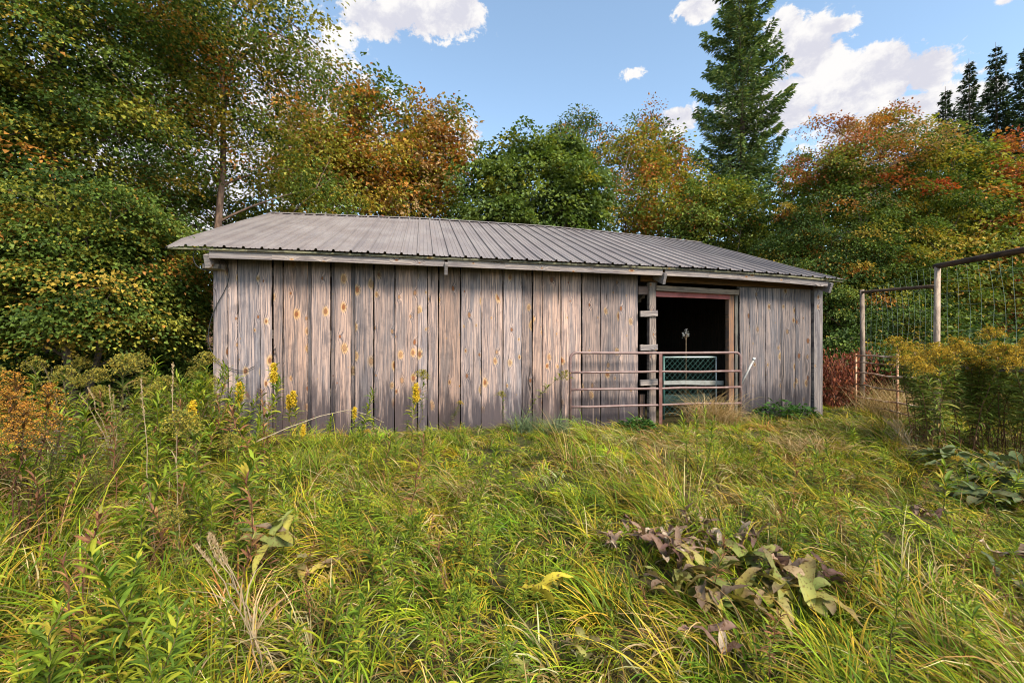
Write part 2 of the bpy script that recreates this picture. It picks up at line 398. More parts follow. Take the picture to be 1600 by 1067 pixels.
# ------------------------------------------------------------------ ground sheet
def make_ground():
    ax = np.concatenate([[-600, -250, -100, -50, -30], np.linspace(-20, 26, 93), [36, 60, 120, 280, 640]])
    ay = np.concatenate([[-200, -60, -20], np.linspace(-8, 24, 65), [30, 45, 80, 160, 400, 900]])
    X, Y = np.meshgrid(ax, ay); Z = gz(X, Y) + rng.normal(0, 0.008, X.shape)
    n, k = len(ay), len(ax); i = np.arange((n - 1) * (k - 1)); r, c = i // (k - 1), i % (k - 1); a = r * k + c
    mb = MB(); mb.add(np.stack([X.ravel(), Y.ravel(), Z.ravel()], 1), Q=np.stack([a, a + 1, a + k + 1, a + k], 1))
    tag(mb.build('ground', mat_ground(), smooth=True), kind='structure')
make_ground()

# ================================================================== THE SHED
D = 7.07; YE = 6.65; YR = 10.9; YB = 15.15
XL, XR = -3.29, 7.23
def pxX(px, Y=D): return PY(px, HY, Y)[0]
def eave_z(x): return np.interp(x, [-3.3, -1.5, 1.0, 4.5, 6.0, 7.3], [2.53, 2.54, 2.525, 2.50, 2.455, 2.385])
def ridge_z(x): return np.interp(x, [-3.3, 0.0, 3.0, 5.0, 7.3], [4.19, 4.25, 4.22, 4.14, 4.01])
def roof_at(x, y):
    t = (np.asarray(y) - YE) / (YR - YE); e, r = eave_z(x), ridge_z(x)
    return e + (r - e) * np.where(t <= 1, t, 2 - t)
WALLX0, WALLX1 = pxX(334), pxX(1278)
shed = thing('shed', 'long weathered plank shed with a brown ribbed metal roof and an open doorway', 'shed', (2, 9, 0))
def sp(mb, name, mat, parent=shed, grain=True, smooth=False):
    o = mb.build(name, mat, None, grain=grain, smooth=smooth); o.parent = parent
    pl = parent.location if parent.parent is None else Vector((0, 0, 0))
    o.location = -pl if parent.parent is None else (0, 0, 0)
    return o
# front boards
mb = MB()
edges = [334, 358, 373, 408, 427, 443, 481, 487, 517, 524, 549, 555, 584, 617, 652, 668, 685, 719, 752, 785, 815, 831, 847, 876, 908, 937, 966, 996]
strips = {481, 517, 549}          # narrow blue grey battens set back in the widest gaps
for a, b in zip(edges[:-1], edges[1:]):
    x0, x1 = pxX(a), pxX(b); gap = rng.choice([0.008, 0.012, 0.02]); zt = float(roof_at((x0 + x1) / 2, D)) - 0.05
    tone = rng.uniform(0.78, 1.3); warm = rng.uniform(-0.07, 0.08) - (0.04 if a < 440 or a > 900 else 0)
    if a > 900: tone *= 0.84
    off = rng.choice([0, 0, 0.006, 0.012])
    if a in strips: tone, warm, off, gap = 0.55, -0.08, -0.02, 0.002
    zt += 0; 
    mb.board(((x0 + x1) / 2, D - 0.012 - off, -0.16 + rng.uniform(-.02, .05)), ((x0 + x1) / 2 + rng.normal(0, .004), D - 0.012 - off, zt), (1, 0, 0), x1 - x0 - gap, 0.024, 12, 0.0025, (tone * (1 + warm), tone, tone * (1 - warm)), warp=0.003)
fw = sp(mb, 'wall', M_wall); mb = MB()
edges = [1152, 1167, 1192, 1216, 1238, 1263]
for a, b in zip(edges[:-1], edges[1:]):
    x0, x1 = pxX(a), pxX(b); tone = rng.uniform(0.55, 0.85); zt = 2.26
    mb.board(((x0 + x1) / 2, D - 0.05 - rng.choice([0, .008]), -0.14), ((x0 + x1) / 2, D - 0.05, zt), (1, 0, 0), x1 - x0 - rng.choice([.007, .012]), 0.024, 12, 0.003, (tone * 0.90, tone, tone * 1.08), warp=0.003)
fw = sp(mb, 'wall', M_wall)
# battens nailed behind the gaps so no light leaks, and the corner trim
mb = MB()
mb.board((pxX(1271), D - 0.06, -0.14), (pxX(1271), D - 0.06, 2.25), (1, 0, 0), pxX(1278) - pxX(1265), 0.09, 10, 0.002, (0.85, 0.85, 0.87))
sp(mb, 'corner_board', M_wood)
mb = MB()
mb.board((WALLX0 + .02, D + 0.03, -0.1), (WALLX0 + .02, D + .03, 2.5), (0, 1, 0), 0.09, 0.04, 6)
for z in (0.55, 1.4, 2.3):
    mb.board((WALLX0 + .05, D + 0.03, z), (pxX(996), D + .03, z), (0, 0, 1), 0.12, 0.045, 6)
    mb.board((pxX(1152), D + 0.02, z), (pxX(1276), D + .02, z), (0, 0, 1), 0.12, 0.045, 6)
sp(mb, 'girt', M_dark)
# closed back and gable walls
def gable(x):
    mb = MB(); ys = np.arange(D + 0.03, YB - 0.45, 0.26)
    for y in ys:
        zt = float(min(roof_at(x, y), roof_at(x, y + 0.25))) - 0.06
        mb.board((x, y + 0.13, -0.15), (x, y + 0.13, zt), (0, 1, 0), 0.259, 0.024, 4, 0.0)
    return mb
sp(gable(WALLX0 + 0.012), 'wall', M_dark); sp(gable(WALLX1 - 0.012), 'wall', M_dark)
mb = MB()
for x in np.arange(WALLX0 + .05, WALLX1, 0.3):
    mb.board((x + .13, YB - 0.45, -0.15), (x + .13, YB - .45, float(roof_at(x, YB - 0.45)) - .06), (1, 0, 0), 0.3, 0.024, 4, 0)
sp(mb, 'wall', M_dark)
# roof sheets: ribbed profile
def roof_sheet(y0, y1, n):
    per = 0.2286; prof = [(0, 0), (0.010, 0.026), (0.034, 0.026), (0.044, 0), (0.095, 0), (0.101, .006), (0.113, .006), (0.119, 0), (0.16, 0), (.166, .006), (.178, .006), (.184, 0)]
    xs = []; hs = []
    k = int((XR - XL) / per) + 1
    for i in range(k):
        for (u, h) in prof: xs.append(XL + i * per + u); hs.append(h)
    xs = np.array(xs); hs = np.array(hs); ok = xs <= XR; xs, hs = xs[ok], hs[ok]
    ts = np.linspace(0, 1, n + 1); V = []; C = []
    pan = rng.uniform(0.92, 1.08, 40)
    for t in ts:
        y = y0 + (y1 - y0) * t
        z = roof_at(xs, y) + hs + 0.006 * np.sin(xs * 2.3 + t * 5) * math.sin(math.pi * t)
        yy = np.full(len(xs), y) + (0.012 * np.sin(np.floor((xs - XL) / 0.914) * 2.1) if t == 0 else 0)
        if t == 0:   # bent corner at the left end
            bent = np.clip((XL + 0.30 - xs) / 0.30, 0, 1); z = z - 0.045 * bent ** 2; yy = yy + 0.02 * bent
        V.append(np.stack([xs, yy, z], 1)); C.append(np.repeat(pan[np.floor((xs - XL) / 0.914).astype(int)][:, None], 3, 1))
    V = np.concatenate(V); m = len(xs); i = np.arange(n * (m - 1)); r, c = i // (m - 1), i % (m - 1); a = r * m + c
    mb = MB(); mb.add(V, Q=np.stack([a, a + 1, a + m + 1, a + m], 1), C=np.concatenate(C)); return mb
roof = sp(roof_sheet(YE, YR, 10), 'roof', M_roof, grain=False)
sp(roof_sheet(YB, YR, 6), 'roof', M_roof, grain=False)
mb = MB()   # ridge cap
xs = np.linspace(XL, XR, 24)
for dy in (-1,):
    V = []
    for x in xs:
        z = float(ridge_z(x)); V += [(x, YR - 0.14, z - 0.055 + 0.028), (x, YR, z + 0.03), (x, YR + 0.14, z - 0.055 + 0.028)]
    Q = []
    for i in range(len(xs) - 1):
        for j in range(2): Q.append((i * 3 + j, i * 3 + j + 1, i * 3 + 4 + j, i * 3 + 3 + j))
    mb.add(V, Q=Q)
o = mb.build('ridge_cap', M_roof); o.parent = roof
# screws
# purlins seen under the edge, fascia between the rafters
mb = MB()
for y in (YE + 0.06, 7.6, 8.6, 9.6, 10.6):
    mb = MB(); xs = np.linspace(XL + 0.03, XR - 0.04, 12)
    for a, b in zip(xs[:-1], xs[1:]):
        mb.board((a, y, float(roof_at(a, y)) - 0.05), (b, y, float(roof_at(b, y)) - .05), (0, 1, 0), 0.07, 0.025, 2, 0.0, (0.55, 0.6, 0.4))
    sp(mb, 'purlin', M_wood)
rafter_px = [(323, 0), (697, 0), (1038, 0), (1297, 0)]
rx = [pxX(p, YE + 0.05) for p, _ in rafter_px]
for a, b in zip(rx[:-1], rx[1:]):
    mb = MB(); n = 4
    xs = np.linspace(a + 0.024, b - 0.024, n + 1)
    for i in range(n):
        za, zb = float(eave_z(xs[i])) - 0.085, float(eave_z(xs[i + 1])) - 0.085
        e = 0.0
        mb.board((xs[i] - e, YE + 0.075, za), (xs[i + 1] + e, YE + 0.075, zb), (0, 0, 1), 0.105, 0.035, 3, 0.0, (1.0, .98, .98))
    sp(mb, 'fascia', M_wood)
for k, x in enumerate(rx):
    mb = MB(); ze = float(eave_z(x)); zr = float(ridge_z(x))
    dz = (0.19, 0.18, 0.20, 0.16)[k]
    mb.board((x, YE + 0.03, ze - dz), (x, YR, zr - dz), (0, 0, 1), 0.17, 0.045, 6, 0.001, (0.95, .95, .97))
    sp(mb, 'rafter', M_wood)
# lower end block at the left corner
mb = MB()
c = PY(338, 418, D - 0.08); mb.board((c[0] - 0.13, D - 0.1, c[2]), (c[0] + 0.10, D - 0.1, c[2]), (0, 1, 0), 0.16, 0.06, 3, 0.001, (1.25, 1.2, 1.15))
sp(mb, 'corner_block', M_wood)
# door frame: posts, rungs, lintel, red rail, mossy board
def zat(py, px, Y=D): return PY(px, py, Y)[2]
mb = MB(); x0, x1 = pxX(1012), pxX(1022)
mb.board(((x0 + x1) / 2, D - 0.02, -0.15), ((x0 + x1) / 2, D - .02, zat(442, 1017)), (1, 0, 0), x1 - x0, 0.09, 8, 0.002, (1.0, 0.9, 0.82)); sp(mb, 'door_post', M_wood)
mb = MB(); x0, x1 = pxX(1003), pxX(1011)
mb.board(((x0 + x1) / 2, D + 0.10, -0.15), ((x0 + x1) / 2, D + .10, 0.42), (1, 0, 0), x1 - x0, 0.05, 4, 0.002); sp(mb, 'door_post', M_jamb)
mb = MB(); x0, x1 = pxX(1138), pxX(1146)
mb.board(((x0 + x1) / 2, D + 0.03, -0.15), ((x0 + x1) / 2, D + .03, zat(458, 1142)), (1, 0, 0), x1 - x0, 0.09, 8, 0.002, (1.2, 1.1, .95)); sp(mb, 'door_post', M_jamb)
mb = MB(); x0, x1 = pxX(1147), pxX(1151)
mb.board(((x0 + x1) / 2, D - 0.01, -0.15), ((x0 + x1) / 2, D - .01, zat(458, 1142)), (1, 0, 0), x1 - x0, 0.05, 8, 0.002, (.55, .6, .55)); sp(mb, 'door_post', M_wood)
for py in (491, 543, 597):
    mb = MB(); z = zat(py, 1010); mb.board((pxX(996.5), D - 0.085, z), (pxX(1023), D - 0.085, z + .01), (0, 0, 1), 0.095, 0.035, 3, 0.002, (1.15, 1.12, 1.1)); sp(mb, 'rung', M_wood)
mb = MB(); z = zat(454, 1008); mb.board((pxX(997), D - 0.0, z), (pxX(1012), D - 0.0, z), (0, 0, 1), 0.14, 0.03, 3, 0.002, (.9, .7, .62)); sp(mb, 'nailer', M_wood)
mb = MB(); z = zat(452, 1080)
mb.board((pxX(1022), D - 0.06, zat(451, 1022)), (pxX(1150), D - 0.06, zat(458, 1150)), (0, 0, 1), 0.085, 0.05, 8, 0.001, (1.0, .86, .68)); sp(mb, 'lintel', M_wood)
mb = MB(); mb.board((pxX(1020), D + 0.0, zat(459.5, 1022)), (pxX(1139), D + 0.0, zat(464, 1139)), (0, 0, 1), 0.085, 0.04, 8, 0.001); sp(mb, 'door_rail', M_red)
mb = MB(); mb.board((pxX(1000), D - 0.02, 2.42), (pxX(1276), D - 0.02, 2.36), (0, 0, 1), 0.2, 0.03, 8, 0.001, (0.75, 0.6, 0.28)); sp(mb, 'header_board', M_jamb)
# cable
mb = MB()
def wirepts(l, Y):
    pts = np.array([PY(a, b, Y) for a, b in l]); t = np.linspace(0, len(l) - 1, len(l) * 6)
    out = []
    for tt in t:   # catmull-rom
        i = min(int(tt), len(l) - 2); f = tt - i
        p0, p1, p2, p3 = pts[max(i - 1, 0)], pts[i], pts[i + 1], pts[min(i + 2, len(l) - 1)]
        out.append(0.5 * ((2 * p1) + (-p0 + p2) * f + (2 * p0 - 5 * p1 + 4 * p2 - p3) * f * f + (-p0 + 3 * p1 - 3 * p2 + p3) * f ** 3))
    return np.array(out)
mb.tube(wirepts([(344, 402), (354, 412), (358, 432), (352, 452), (338, 478), (328, 505), (326, 535), (337, 560), (356, 574), (380, 579), (398, 572)], D - 0.06), 0.0055, 6)
mb.tube(wirepts([(308, 390), (302, 398), (305, 412), (316, 421), (332, 423)], YE + 0.12), 0.006, 6)
tag(mb.build('cable', M_black, smooth=True), 'black cable drooping in a loop down the left corner of the plank shed', 'cable')

# ================================================================== tube gate in front of the doorway
YG = 6.84
def gp(px, py): return PY(px, py, YG)
gx0, gx1, gxm = gp(891, 0)[0], gp(1157, 0)[0], gp(1031, 0)[0]
gzs = [1.13, 0.815, 0.545, 0.275]
gate = thing('tube_gate', 'brown steel tube farm gate standing across the shed doorway', 'gate', (gx0, YG, float(gz(gx0, YG))))
mb = MB(); r_ = 0.10; pts = [(gx0, YG, -0.12)]
pts += [(gx0, YG, gzs[0] - r_)] + [(gx0 + r_ - r_ * math.cos(a), YG, gzs[0] - r_ + r_ * math.sin(a)) for a in np.linspace(0.2, 1.57, 6)]
pts += [(x, YG + 0.006 * math.sin(x * 5), gzs[0] - 0.008 * math.sin((x - gx0))) for x in np.linspace(gx0 + r_ + .1, gx1 - r_ - .1, 8)]
pts += [(gx1 - r_ + r_ * math.sin(a), YG, gzs[0] - r_ + r_ * math.cos(a)) for a in np.linspace(0, 1.4, 6)] + [(gx1, YG, gzs[0] - r_), (gx1, YG, -0.05)]
mb.tube(pts, 0.022, 10); sp(mb, 'frame', M_gate, gate, smooth=True)
for z in gzs[1:]:
    mb = MB(); mb.tube([(x, YG + rng.normal(0, .004), z + rng.normal(0, .004)) for x in np.linspace(gx0, gx1, 9)], 0.019, 8); sp(mb, 'bar', M_gate, gate, smooth=True)
mb = MB(); mb.board((gxm, YG - 0.024, gzs[0] - .02), (gxm, YG - .024, -0.04), (1, 0, 0), 0.055, 0.012, 4, 0, (0.8, 0.6, 0.55)); sp(mb, 'brace', M_gate, gate)
mb = MB(); mb.tube([gp(1157, 602), gp(1178, 561)], 0.017, 8, (.75, .72, .7)); mb.tube([gp(1177, 562.5), gp(1178.6, 559)], 0.024, 8, (1., 1., 1.)); sp(mb, 'latch_pipe', M_white, gate, smooth=True)

# ================================================================== chain link panel in the doorway
YP = 7.32
def pp(px, py): return PY(px, py, YP)
pl = thing('chain_link_panel', 'white framed panel of green chain link standing inside the shed doorway', 'panel', (pp(1077, 0)[0], YP, float(gz(4.3, YP))))
x0, x1 = pp(1037, 0)[0], pp(1119, 0)[0]; zt, zb, zw = pp(1077, 558)[2], 0.02, pp(1077, 597)[2]
mb = MB(); mb.tube([(x0, YP, -0.05), (x0, YP, zt + .02)], 0.02, 8); sp(mb, 'post', M_teal, pl, smooth=True)
mb = MB(); mb.tube([(x1, YP, -0.05), (x1, YP, zt)], 0.012, 8, (.7, .75, .75)); sp(mb, 'post', M_white, pl, smooth=True)
mb = MB(); mb.tube([(x0, YP, zt), (x1, YP, zt)], 0.015, 8, (.8, .95, .95)); sp(mb, 'rail', M_white, pl, smooth=True)
mb = MB(); mb.board((x0 - .02, YP - 0.03, zw), (x1 + .12, YP - 0.03, zw - .02), (0, 0, 1), 0.075, 0.02, 3, .004, (.55, .55, .52)); sp(mb, 'slat', M_white, pl)
mb = MB(); s_ = 0.10; W_, H_ = x1 - x0, zt - zb
k = -int(H_ / s_) - 1
while k * s_ < W_:
    for sg in (1, -1):
        a0 = max(0, -k * s_); a1 = min(H_, W_ - k * s_)
        if a1 > a0 + .01:
            A = np.array([k * s_ + a0, a0]); B = np.array([k * s_ + a1, a1])
            if sg < 0: A[0], B[0] = W_ - A[0], W_ - B[0]
            mb.tube([(x0 + A[0], YP - .006 * sg, zb + A[1]), (x0 + B[0], YP - .006 * sg, zb + B[1])], 0.0032, 4, (1, 1.0, 1.0))
    k += 1
sp(mb, 'chain_link', M_teal, pl)
mb = MB(); mb.board((x0, YP + 0.05, 0.30), (x1, YP + .05, .30), (0, 0, 1), 0.16, 0.01, 3, 0, (0.5, 0.35, 0.35)); sp(mb, 'kick_sheet', M_teal, pl)

# ================================================================== pen fence on the right
def fence_pt(px, py, zc): return P(px, py, zc)
A = P(1347, 455, 9.4); B = P(1465, 418, 6.7); Cc = P(1625, 386, 5.2)
ptag = 'fence post'
post1 = MB(); post1.tube([(A[0], A[1], -0.3), (A[0] + .02, A[1], 1.0), (A[0], A[1], A[2] + .03)], [0.046, .044, .04], 9, (1.6, 1.55, 1.5))
tag(post1.build('fence_post', M_twig, grain=True, smooth=True), 'grey fence post nearest the shed corner, netting hung from its top', 'post', 'wooden posts of the pen')
post2 = MB(); post2.tube([(B[0], B[1], -0.3), (B[0] - .02, B[1], 1.0), (B[0], B[1], B[2] + .03)], [0.042, .04, .037], 9, (2.2, 2.15, 2.1))
tag(post2.build('fence_post', M_twig, grain=True, smooth=True), 'pale fence post rising behind the tall goldenrod, under the dark top rail', 'post', 'wooden posts of the pen')
r1 = MB(); q0 = A + [0, 0, -.02]; q1 = P(1463, 447, 6.75)
r1.tube([q0 + (q1 - q0) * t for t in np.linspace(0, 1, 6)], 0.027, 8, (0.9, .74, .6)); tag(r1.build('top_rail', M_twig, grain=True, smooth=True), 'brown pole rail joining the two fence posts below the netting top', 'rail', 'pole rails of the pen')
r2 = MB(); q0 = B + [0, 0, .02]; r2.tube([q0 + (Cc - q0) * t for t in np.linspace(-.03, 1, 6)], 0.04, 8, (0.42, .34, .3)); tag(r2.build('top_rail', M_twig, grain=True, smooth=True), 'dark pole rail running from the pale post out of the right of the picture', 'rail', 'pole rails of the pen')
# netting
def net(pa, pb, zt0, zt1, zb0, zb1, nv, nh, label, bulge=0.1):
    mb = MB()
    def at(u, v):
        p = pa + (pb - pa) * u; z = (zb0 + (zb1 - zb0) * u) * (1 - v) + (zt0 + (zt1 - zt0) * u) * v
        n_ = np.array([-(pb - pa)[1], (pb - pa)[0]]); n_ = n_ / np.linalg.norm(n_)
        k = bulge * math.sin(math.pi * v) * math.sin(math.pi * u) + 0.008 * math.sin(u * 17 + v * 6)
        return np.array([p[0] + n_[0] * k, p[1] + n_[1] * k, z + 0.02 * math.sin(u * 11) * (v - .4) - 0.02 * math.sin(math.pi * (u * 4 % 1)) * v])
    for i in range(nv + 1):
        u = i / nv; mb.tube([at(min(1, max(0, u + 0.008 * math.sin(v * 5 + i))), v) for v in np.linspace(0, 1, 8)], 0.0015, 4, cap=False)
    for j in range(nh + 1):
        mb.tube([at(u, j / nh) for u in np.linspace(0, 1, 24)], 0.0011, 3, cap=False)
    return tag(mb.build('netting', M_string), label, 'netting', 'pen netting')
net(A[:2], B[:2], 2.36, 2.46, 1.0, 0.95, 14, 9, 'pale string netting stretched between the two fence posts', 0.07)
net(B[:2], Cc[:2], 2.36, 2.34, 0.9, 0.9, 9, 8, 'pale string netting hanging from the dark rail at the right edge', 0.06)
# rusty pen gate
g0 = P(1337, 600, 8.9); g1 = P(1462, 600, 6.9)
pen = thing('pen_gate', 'rusty old pipe gate leaning between the shed and the goldenrod clump', 'gate', (g0[0], g0[1], float(gz(g0[0], g0[1]))))
def gg(u, z): return np.array([g0[0] + (g1[0] - g0[0]) * u, g0[1] + (g1[1] - g0[1]) * u, z])
for k, (z0, z1, c) in enumerate([(1.06, 1.05, 2.0), (0.93, .9, 1.1), (0.73, .71, 2.1), (0.5, .47, .8), (0.27, .26, 2.3), (0.12, .1, .9)]):
    mb = MB(); mb.tube([gg(u, z0 + (z1 - z0) * u + rng.normal(0, .008)) for u in np.linspace(0, 1, 8)], 0.018 if k % 2 == 0 else .013, 6, (c, c * .97, c * .92)); sp(mb, 'bar', M_rust, pen, smooth=True)
for u in (0.0, 0.58, 1.0):
    mb = MB(); mb.tube([gg(u, -0.1), gg(u + .005, 1.18 if u == 0.58 else 1.1)], 0.02, 6, (2.0, 1.7, 1.3)); sp(mb, 'upright', M_rust, pen, smooth=True)
# grey rails further along behind the goldenrod
mb = MB(); mb.board(P(1490, 573, 6.2), P(1640, 578, 4.9), (0, 0, 1), 0.07, 0.03, 4, .003, (1.1, 1.1, 1.1)); tag(mb.build('pen_board', M_wood, grain=True), 'grey board rail showing through the goldenrod at the right edge', 'board')

# ================================================================== TREES
def mixc(pal, n, bias=None):
    cs = np.array([p[0] for p in pal], float); ws = np.array([p[1] for p in pal], float)
    if bias is not None: ws = ws * bias
    ws /= ws.sum(); return cs[rng.choice(len(cs), n, p=ws)]
G_dk = (0.044, 0.078, 0.015); G_md = (0.095, 0.145, 0.024); G_lt = (0.165, 0.215, 0.04); G_yl = (0.28, 0.265, 0.036)
Y_go = (0.38, 0.26, 0.04); O_rg = (0.43, 0.19, 0.04); R_us = (0.34, 0.12, 0.04); R_ed = (0.40, 0.085, 0.03); T_an = (0.37, 0.24, 0.11)
def limb_pts(a, b, n=6, up=0.25, wob=0.08):
    a = np.asarray(a, float); b = np.asarray(b, float); L = np.linalg.norm(b - a); t = np.linspace(0, 1, n)[:, None]
    p = a + (b - a) * t; p[:, 2] += (np.sin(t[:, 0] * math.pi) * up * L * 0.4)
    w_ = np.cumsum(rng.normal(0, wob * L / n, (n, 3)), 0); w_ -= w_[0]; p += w_ * t * (1 - t) * 2.5
    return p
def deciduous(name, label, cat, base, height, ells, nclump, nleaf, cr, flat, leafL, pal, trunk_r=0.14, lean=(0, 0), nlimb=18, group=None, top_pal=None, top_z=None, leafW=0.75, droop=0.35, mat=None, out=0.45, trunk_col=(1, 1, 1), stems=1, upn=1.0, vary=0.3):
    bx, by = base; bz = float(gz(bx, by)) - 0.05
    root = thing(name, label, cat, (bx, by, bz), group)
    tb = MB(); axis = []
    n = 9
    for s_ in range(stems):
        ang = 2 * math.pi * s_ / max(1, stems) + 0.6; sp_ = 0 if stems == 1 else height * 0.16
        pts = np.array([(lean[0] * t ** 1.2 + 0.05 * math.sin(t * 5 + s_) * height * .15 + sp_ * t * math.cos(ang), lean[1] * t + sp_ * t * math.sin(ang), height * 0.92 * t) for t in np.linspace(0, 1, n)])
        pts[:, :2] += rng.normal(0, 0.012 * height, (n, 2)) * np.linspace(0, 1, n)[:, None]
        rad = trunk_r * (1 - np.linspace(0, 1, n) ** 0.9 * 0.9) * (1 + 0.5 * np.exp(-np.linspace(0, 1, n) * 14))
        tb.tube(pts, rad * (1 if stems == 1 else .75), 9, trunk_col); axis.append(pts)
    AXs = np.concatenate([np.stack([np.interp(np.linspace(0, 1, 40), np.linspace(0, 1, n), a[:, i]) for i in range(3)], 1) for a in axis])
    ells = np.array(ells, float); vol = (ells[:, 3] * ells[:, 4] * ells[:, 5]) ** 0.8; pk = rng.choice(len(ells), nclump, p=vol / vol.sum())
    dv = unit(rng.normal(0, 1, (nclump, 3))); rr = out + (1 - out) * rng.random(nclump) ** 0.7; rr *= rng.uniform(1 - vary * 0.5, 1 + vary * 0.5, nclump)
    cc = ells[pk, :3] + dv * rr[:, None] * ells[pk, 3:6]
    cc[:, 2] = np.maximum(cc[:, 2], 0.25)
    # limbs to some clumps, twigs to all
    idx = rng.choice(nclump, min(nlimb, nclump), replace=False); nodes = []
    for i in idx:
        c = cc[i]; hd = np.linalg.norm(AXs[:, :2] - c[:2], axis=1); want = c[2] - 0.55 * hd.min() - 0.1
        j = np.argmin(np.abs(AXs[:, 2] - max(want, 0.15 * height)) + 0.3 * hd); a = AXs[j]
        p = limb_pts(a, c, 7, 0.15); L = np.linalg.norm(c - a)
        tb.tube(p, np.linspace(min(trunk_r * 0.35, 0.010 * L + 0.008), 0.005, 7), 6, trunk_col, cap=False); nodes.append(p[2:])
    nodes = np.concatenate(nodes + [AXs[8:]])
    lf = MB(); 
    for i in range(nclump):
        c = cc[i]; j = np.argmin(np.linalg.norm(nodes - c, axis=1) + 0.5 * np.maximum(0, nodes[:, 2] - c[2])); L = np.linalg.norm(nodes[j] - c)
        if i % 2 == 0 and L > 0.15:
            tb.tube(limb_pts(nodes[j], c, 4, 0.1), np.linspace(0.007 + 0.004 * L, 0.003, 4), 4, trunk_col, cap=False)
    # leaves
    N = nclump * nleaf; own = np.repeat(np.arange(nclump), nleaf)
    csz = cr * rng.uniform(0.6, 1.35, nclump)
    off = rng.normal(0, 0.5, (N, 3)); rad_ = np.linalg.norm(off, axis=1, keepdims=True); off = off / (rad_ + 1e-6) * np.minimum(rad_, 1.15)
    outw = unit((cc - np.array([AXs[:, 0].mean(), AXs[:, 1].mean(), 0])) * [1, 1, 0.15])[own]
    hr = np.linalg.norm(off[:, :2], axis=1)
    pos = cc[own] + off * csz[own][:, None] * [1, 1, flat]
    pos[:, 2] -= (hr ** 2) * csz[own] * droop
    pos[:, 2] = np.maximum(pos[:, 2], 0.05)
    dirv = unit(off * [1, 1, 0.3] + outw * 0.5 + rng.normal(0, 0.45, (N, 3))); dirv[:, 2] -= 0.45; dirv = unit(dirv)
    nor = unit(np.array([0, 0, 1.0]) * upn + outw * 0.55 + rng.normal(0, 0.5, (N, 3)))
    # colour: clump hue then leaf hue
    if top_pal is not None:
        zt = np.clip((cc[:, 2] - top_z[0]) / (top_z[1] - top_z[0]), 0, 1) if not callable(top_z) else top_z(cc)
        ch = np.where((rng.random(nclump) < zt)[:, None], mixc(top_pal, nclump), mixc(pal, nclump))
        lv = np.where((rng.random(N) < zt[own])[:, None], mixc(top_pal, N), mixc(pal, N))
    else: ch = mixc(pal, nclump); lv = mixc(pal, N)
    f = rng.random((N, 1)) ; colr = np.where(f < 0.88, ch[own], lv) * rng.uniform(0.65, 1.35, (N, 1))
    Ls = leafL * rng.uniform(0.6, 1.3, N)
    leaves(lf, pos, dirv, nor, Ls, Ls * leafW * rng.uniform(0.8, 1.15, N), colr)
    tb.build('trunk', M_bark, root, smooth=True, grain=True)
    lf.build('crown', mat or M_leaf, root)
    return root
def at(px, Y): 
    p = PY(px, HY, Y); return p[0], p[1]
def zpy(px, py, Y): return PY(px, py, Y)[2]
def ell(px, py, rpx, rpy, Y, base, ry=None, dy=0.0):
    """crown lobe from its place in the view at depth Y, relative to the tree's base"""
    c = PY(px, py, Y); zc = Y / (AX[1] + (px - CX) / F * RT[1]); k = zc / F
    rx_ = rpx * k / (AX[1] if px < 1000 else 0.85)
    return (c[0] - base[0], c[1] - base[1] + dy, c[2] - float(gz(*base)), rx_, ry or rx_ * 0.8, rpy * k)

greenmix = [(G_dk, 3), (G_md, 4), (G_lt, 2), (G_yl, 1)]
# tall sparse tree with the bare trunk left of the roof
b = at(322, 11.2)
deciduous('ash_tree', 'tall airy tree with a bare brown trunk rising behind the left end of the roof', 'tree', b, 11.5,
    [ell(330, 110, 130, 130, 11.2, b), ell(450, 70, 95, 80, 11.2, b), ell(400, 200, 110, 70, 11.2, b), ell(250, 60, 110, 100, 11.2, b), ell(350, -60, 150, 90, 11.2, b), ell(300, 200, 80, 70, 11.2, b), ell(470, 260, 40, 50, 11.6, b)],
    330, 100, 0.5, 0.5, 0.082, [(G_dk, 1.5), (G_md, 4), (G_lt, 4), (G_yl, 4), (Y_go, 1.8), (O_rg, .5)], 0.12, (0.55, 0.2), 34, vary=0.5, out=0.25, trunk_col=(1.25, 1.1, 1.0))
# the big dark tree on the left
b = at(75, 9.2)
deciduous('maple_tree', 'big dense dark green tree with golden leaf tips at the left edge', 'tree', b, 10.5,
    [ell(110, 110, 150, 120, 9.0, b, 2.0), ell(0, 60, 140, 120, 9.0, b, 2.2), ell(150, -60, 180, 100, 9.0, b, 2.0), ell(20, 260, 130, 110, 8.8, b, 2.0), ell(190, 230, 90, 90, 9.2, b, 1.5), ell(-130, 180, 130, 250, 9.0, b, 2)],
    560, 190, 0.62, 0.32, 0.066, [(G_dk, 5), (G_md, 5), (G_lt, 2), (G_yl, 2.2), (Y_go, 1.2), (O_rg, 0.4)], 0.22, (0.3, 0), 40, droop=0.5)
b = at(120, 7.9)
deciduous('beech_tree', 'low spreading beech with layered drooping sprays left of the shed', 'tree', b, 3.3,
    [ell(140, 330, 120, 60, 7.7, b, 1.3), ell(235, 395, 75, 70, 7.9, b, 1.0), ell(70, 420, 130, 80, 7.6, b, 1.3), ell(170, 470, 130, 70, 7.7, b, 1.2), ell(-60, 400, 110, 130, 7.4, b, 1.2), ell(270, 480, 45, 60, 8.2, b, 0.6), ell(308, 440, 32, 75, 8.6, b, 0.5)],
    330, 270, 0.52, 0.17, 0.054, [(G_dk, 4), (G_md, 5), (G_lt, 3), (G_yl, 2.5), (Y_go, 1.6), (O_rg, .9)], 0.09, (0.2, -.2), 40, droop=0.55, stems=3, out=0.35)
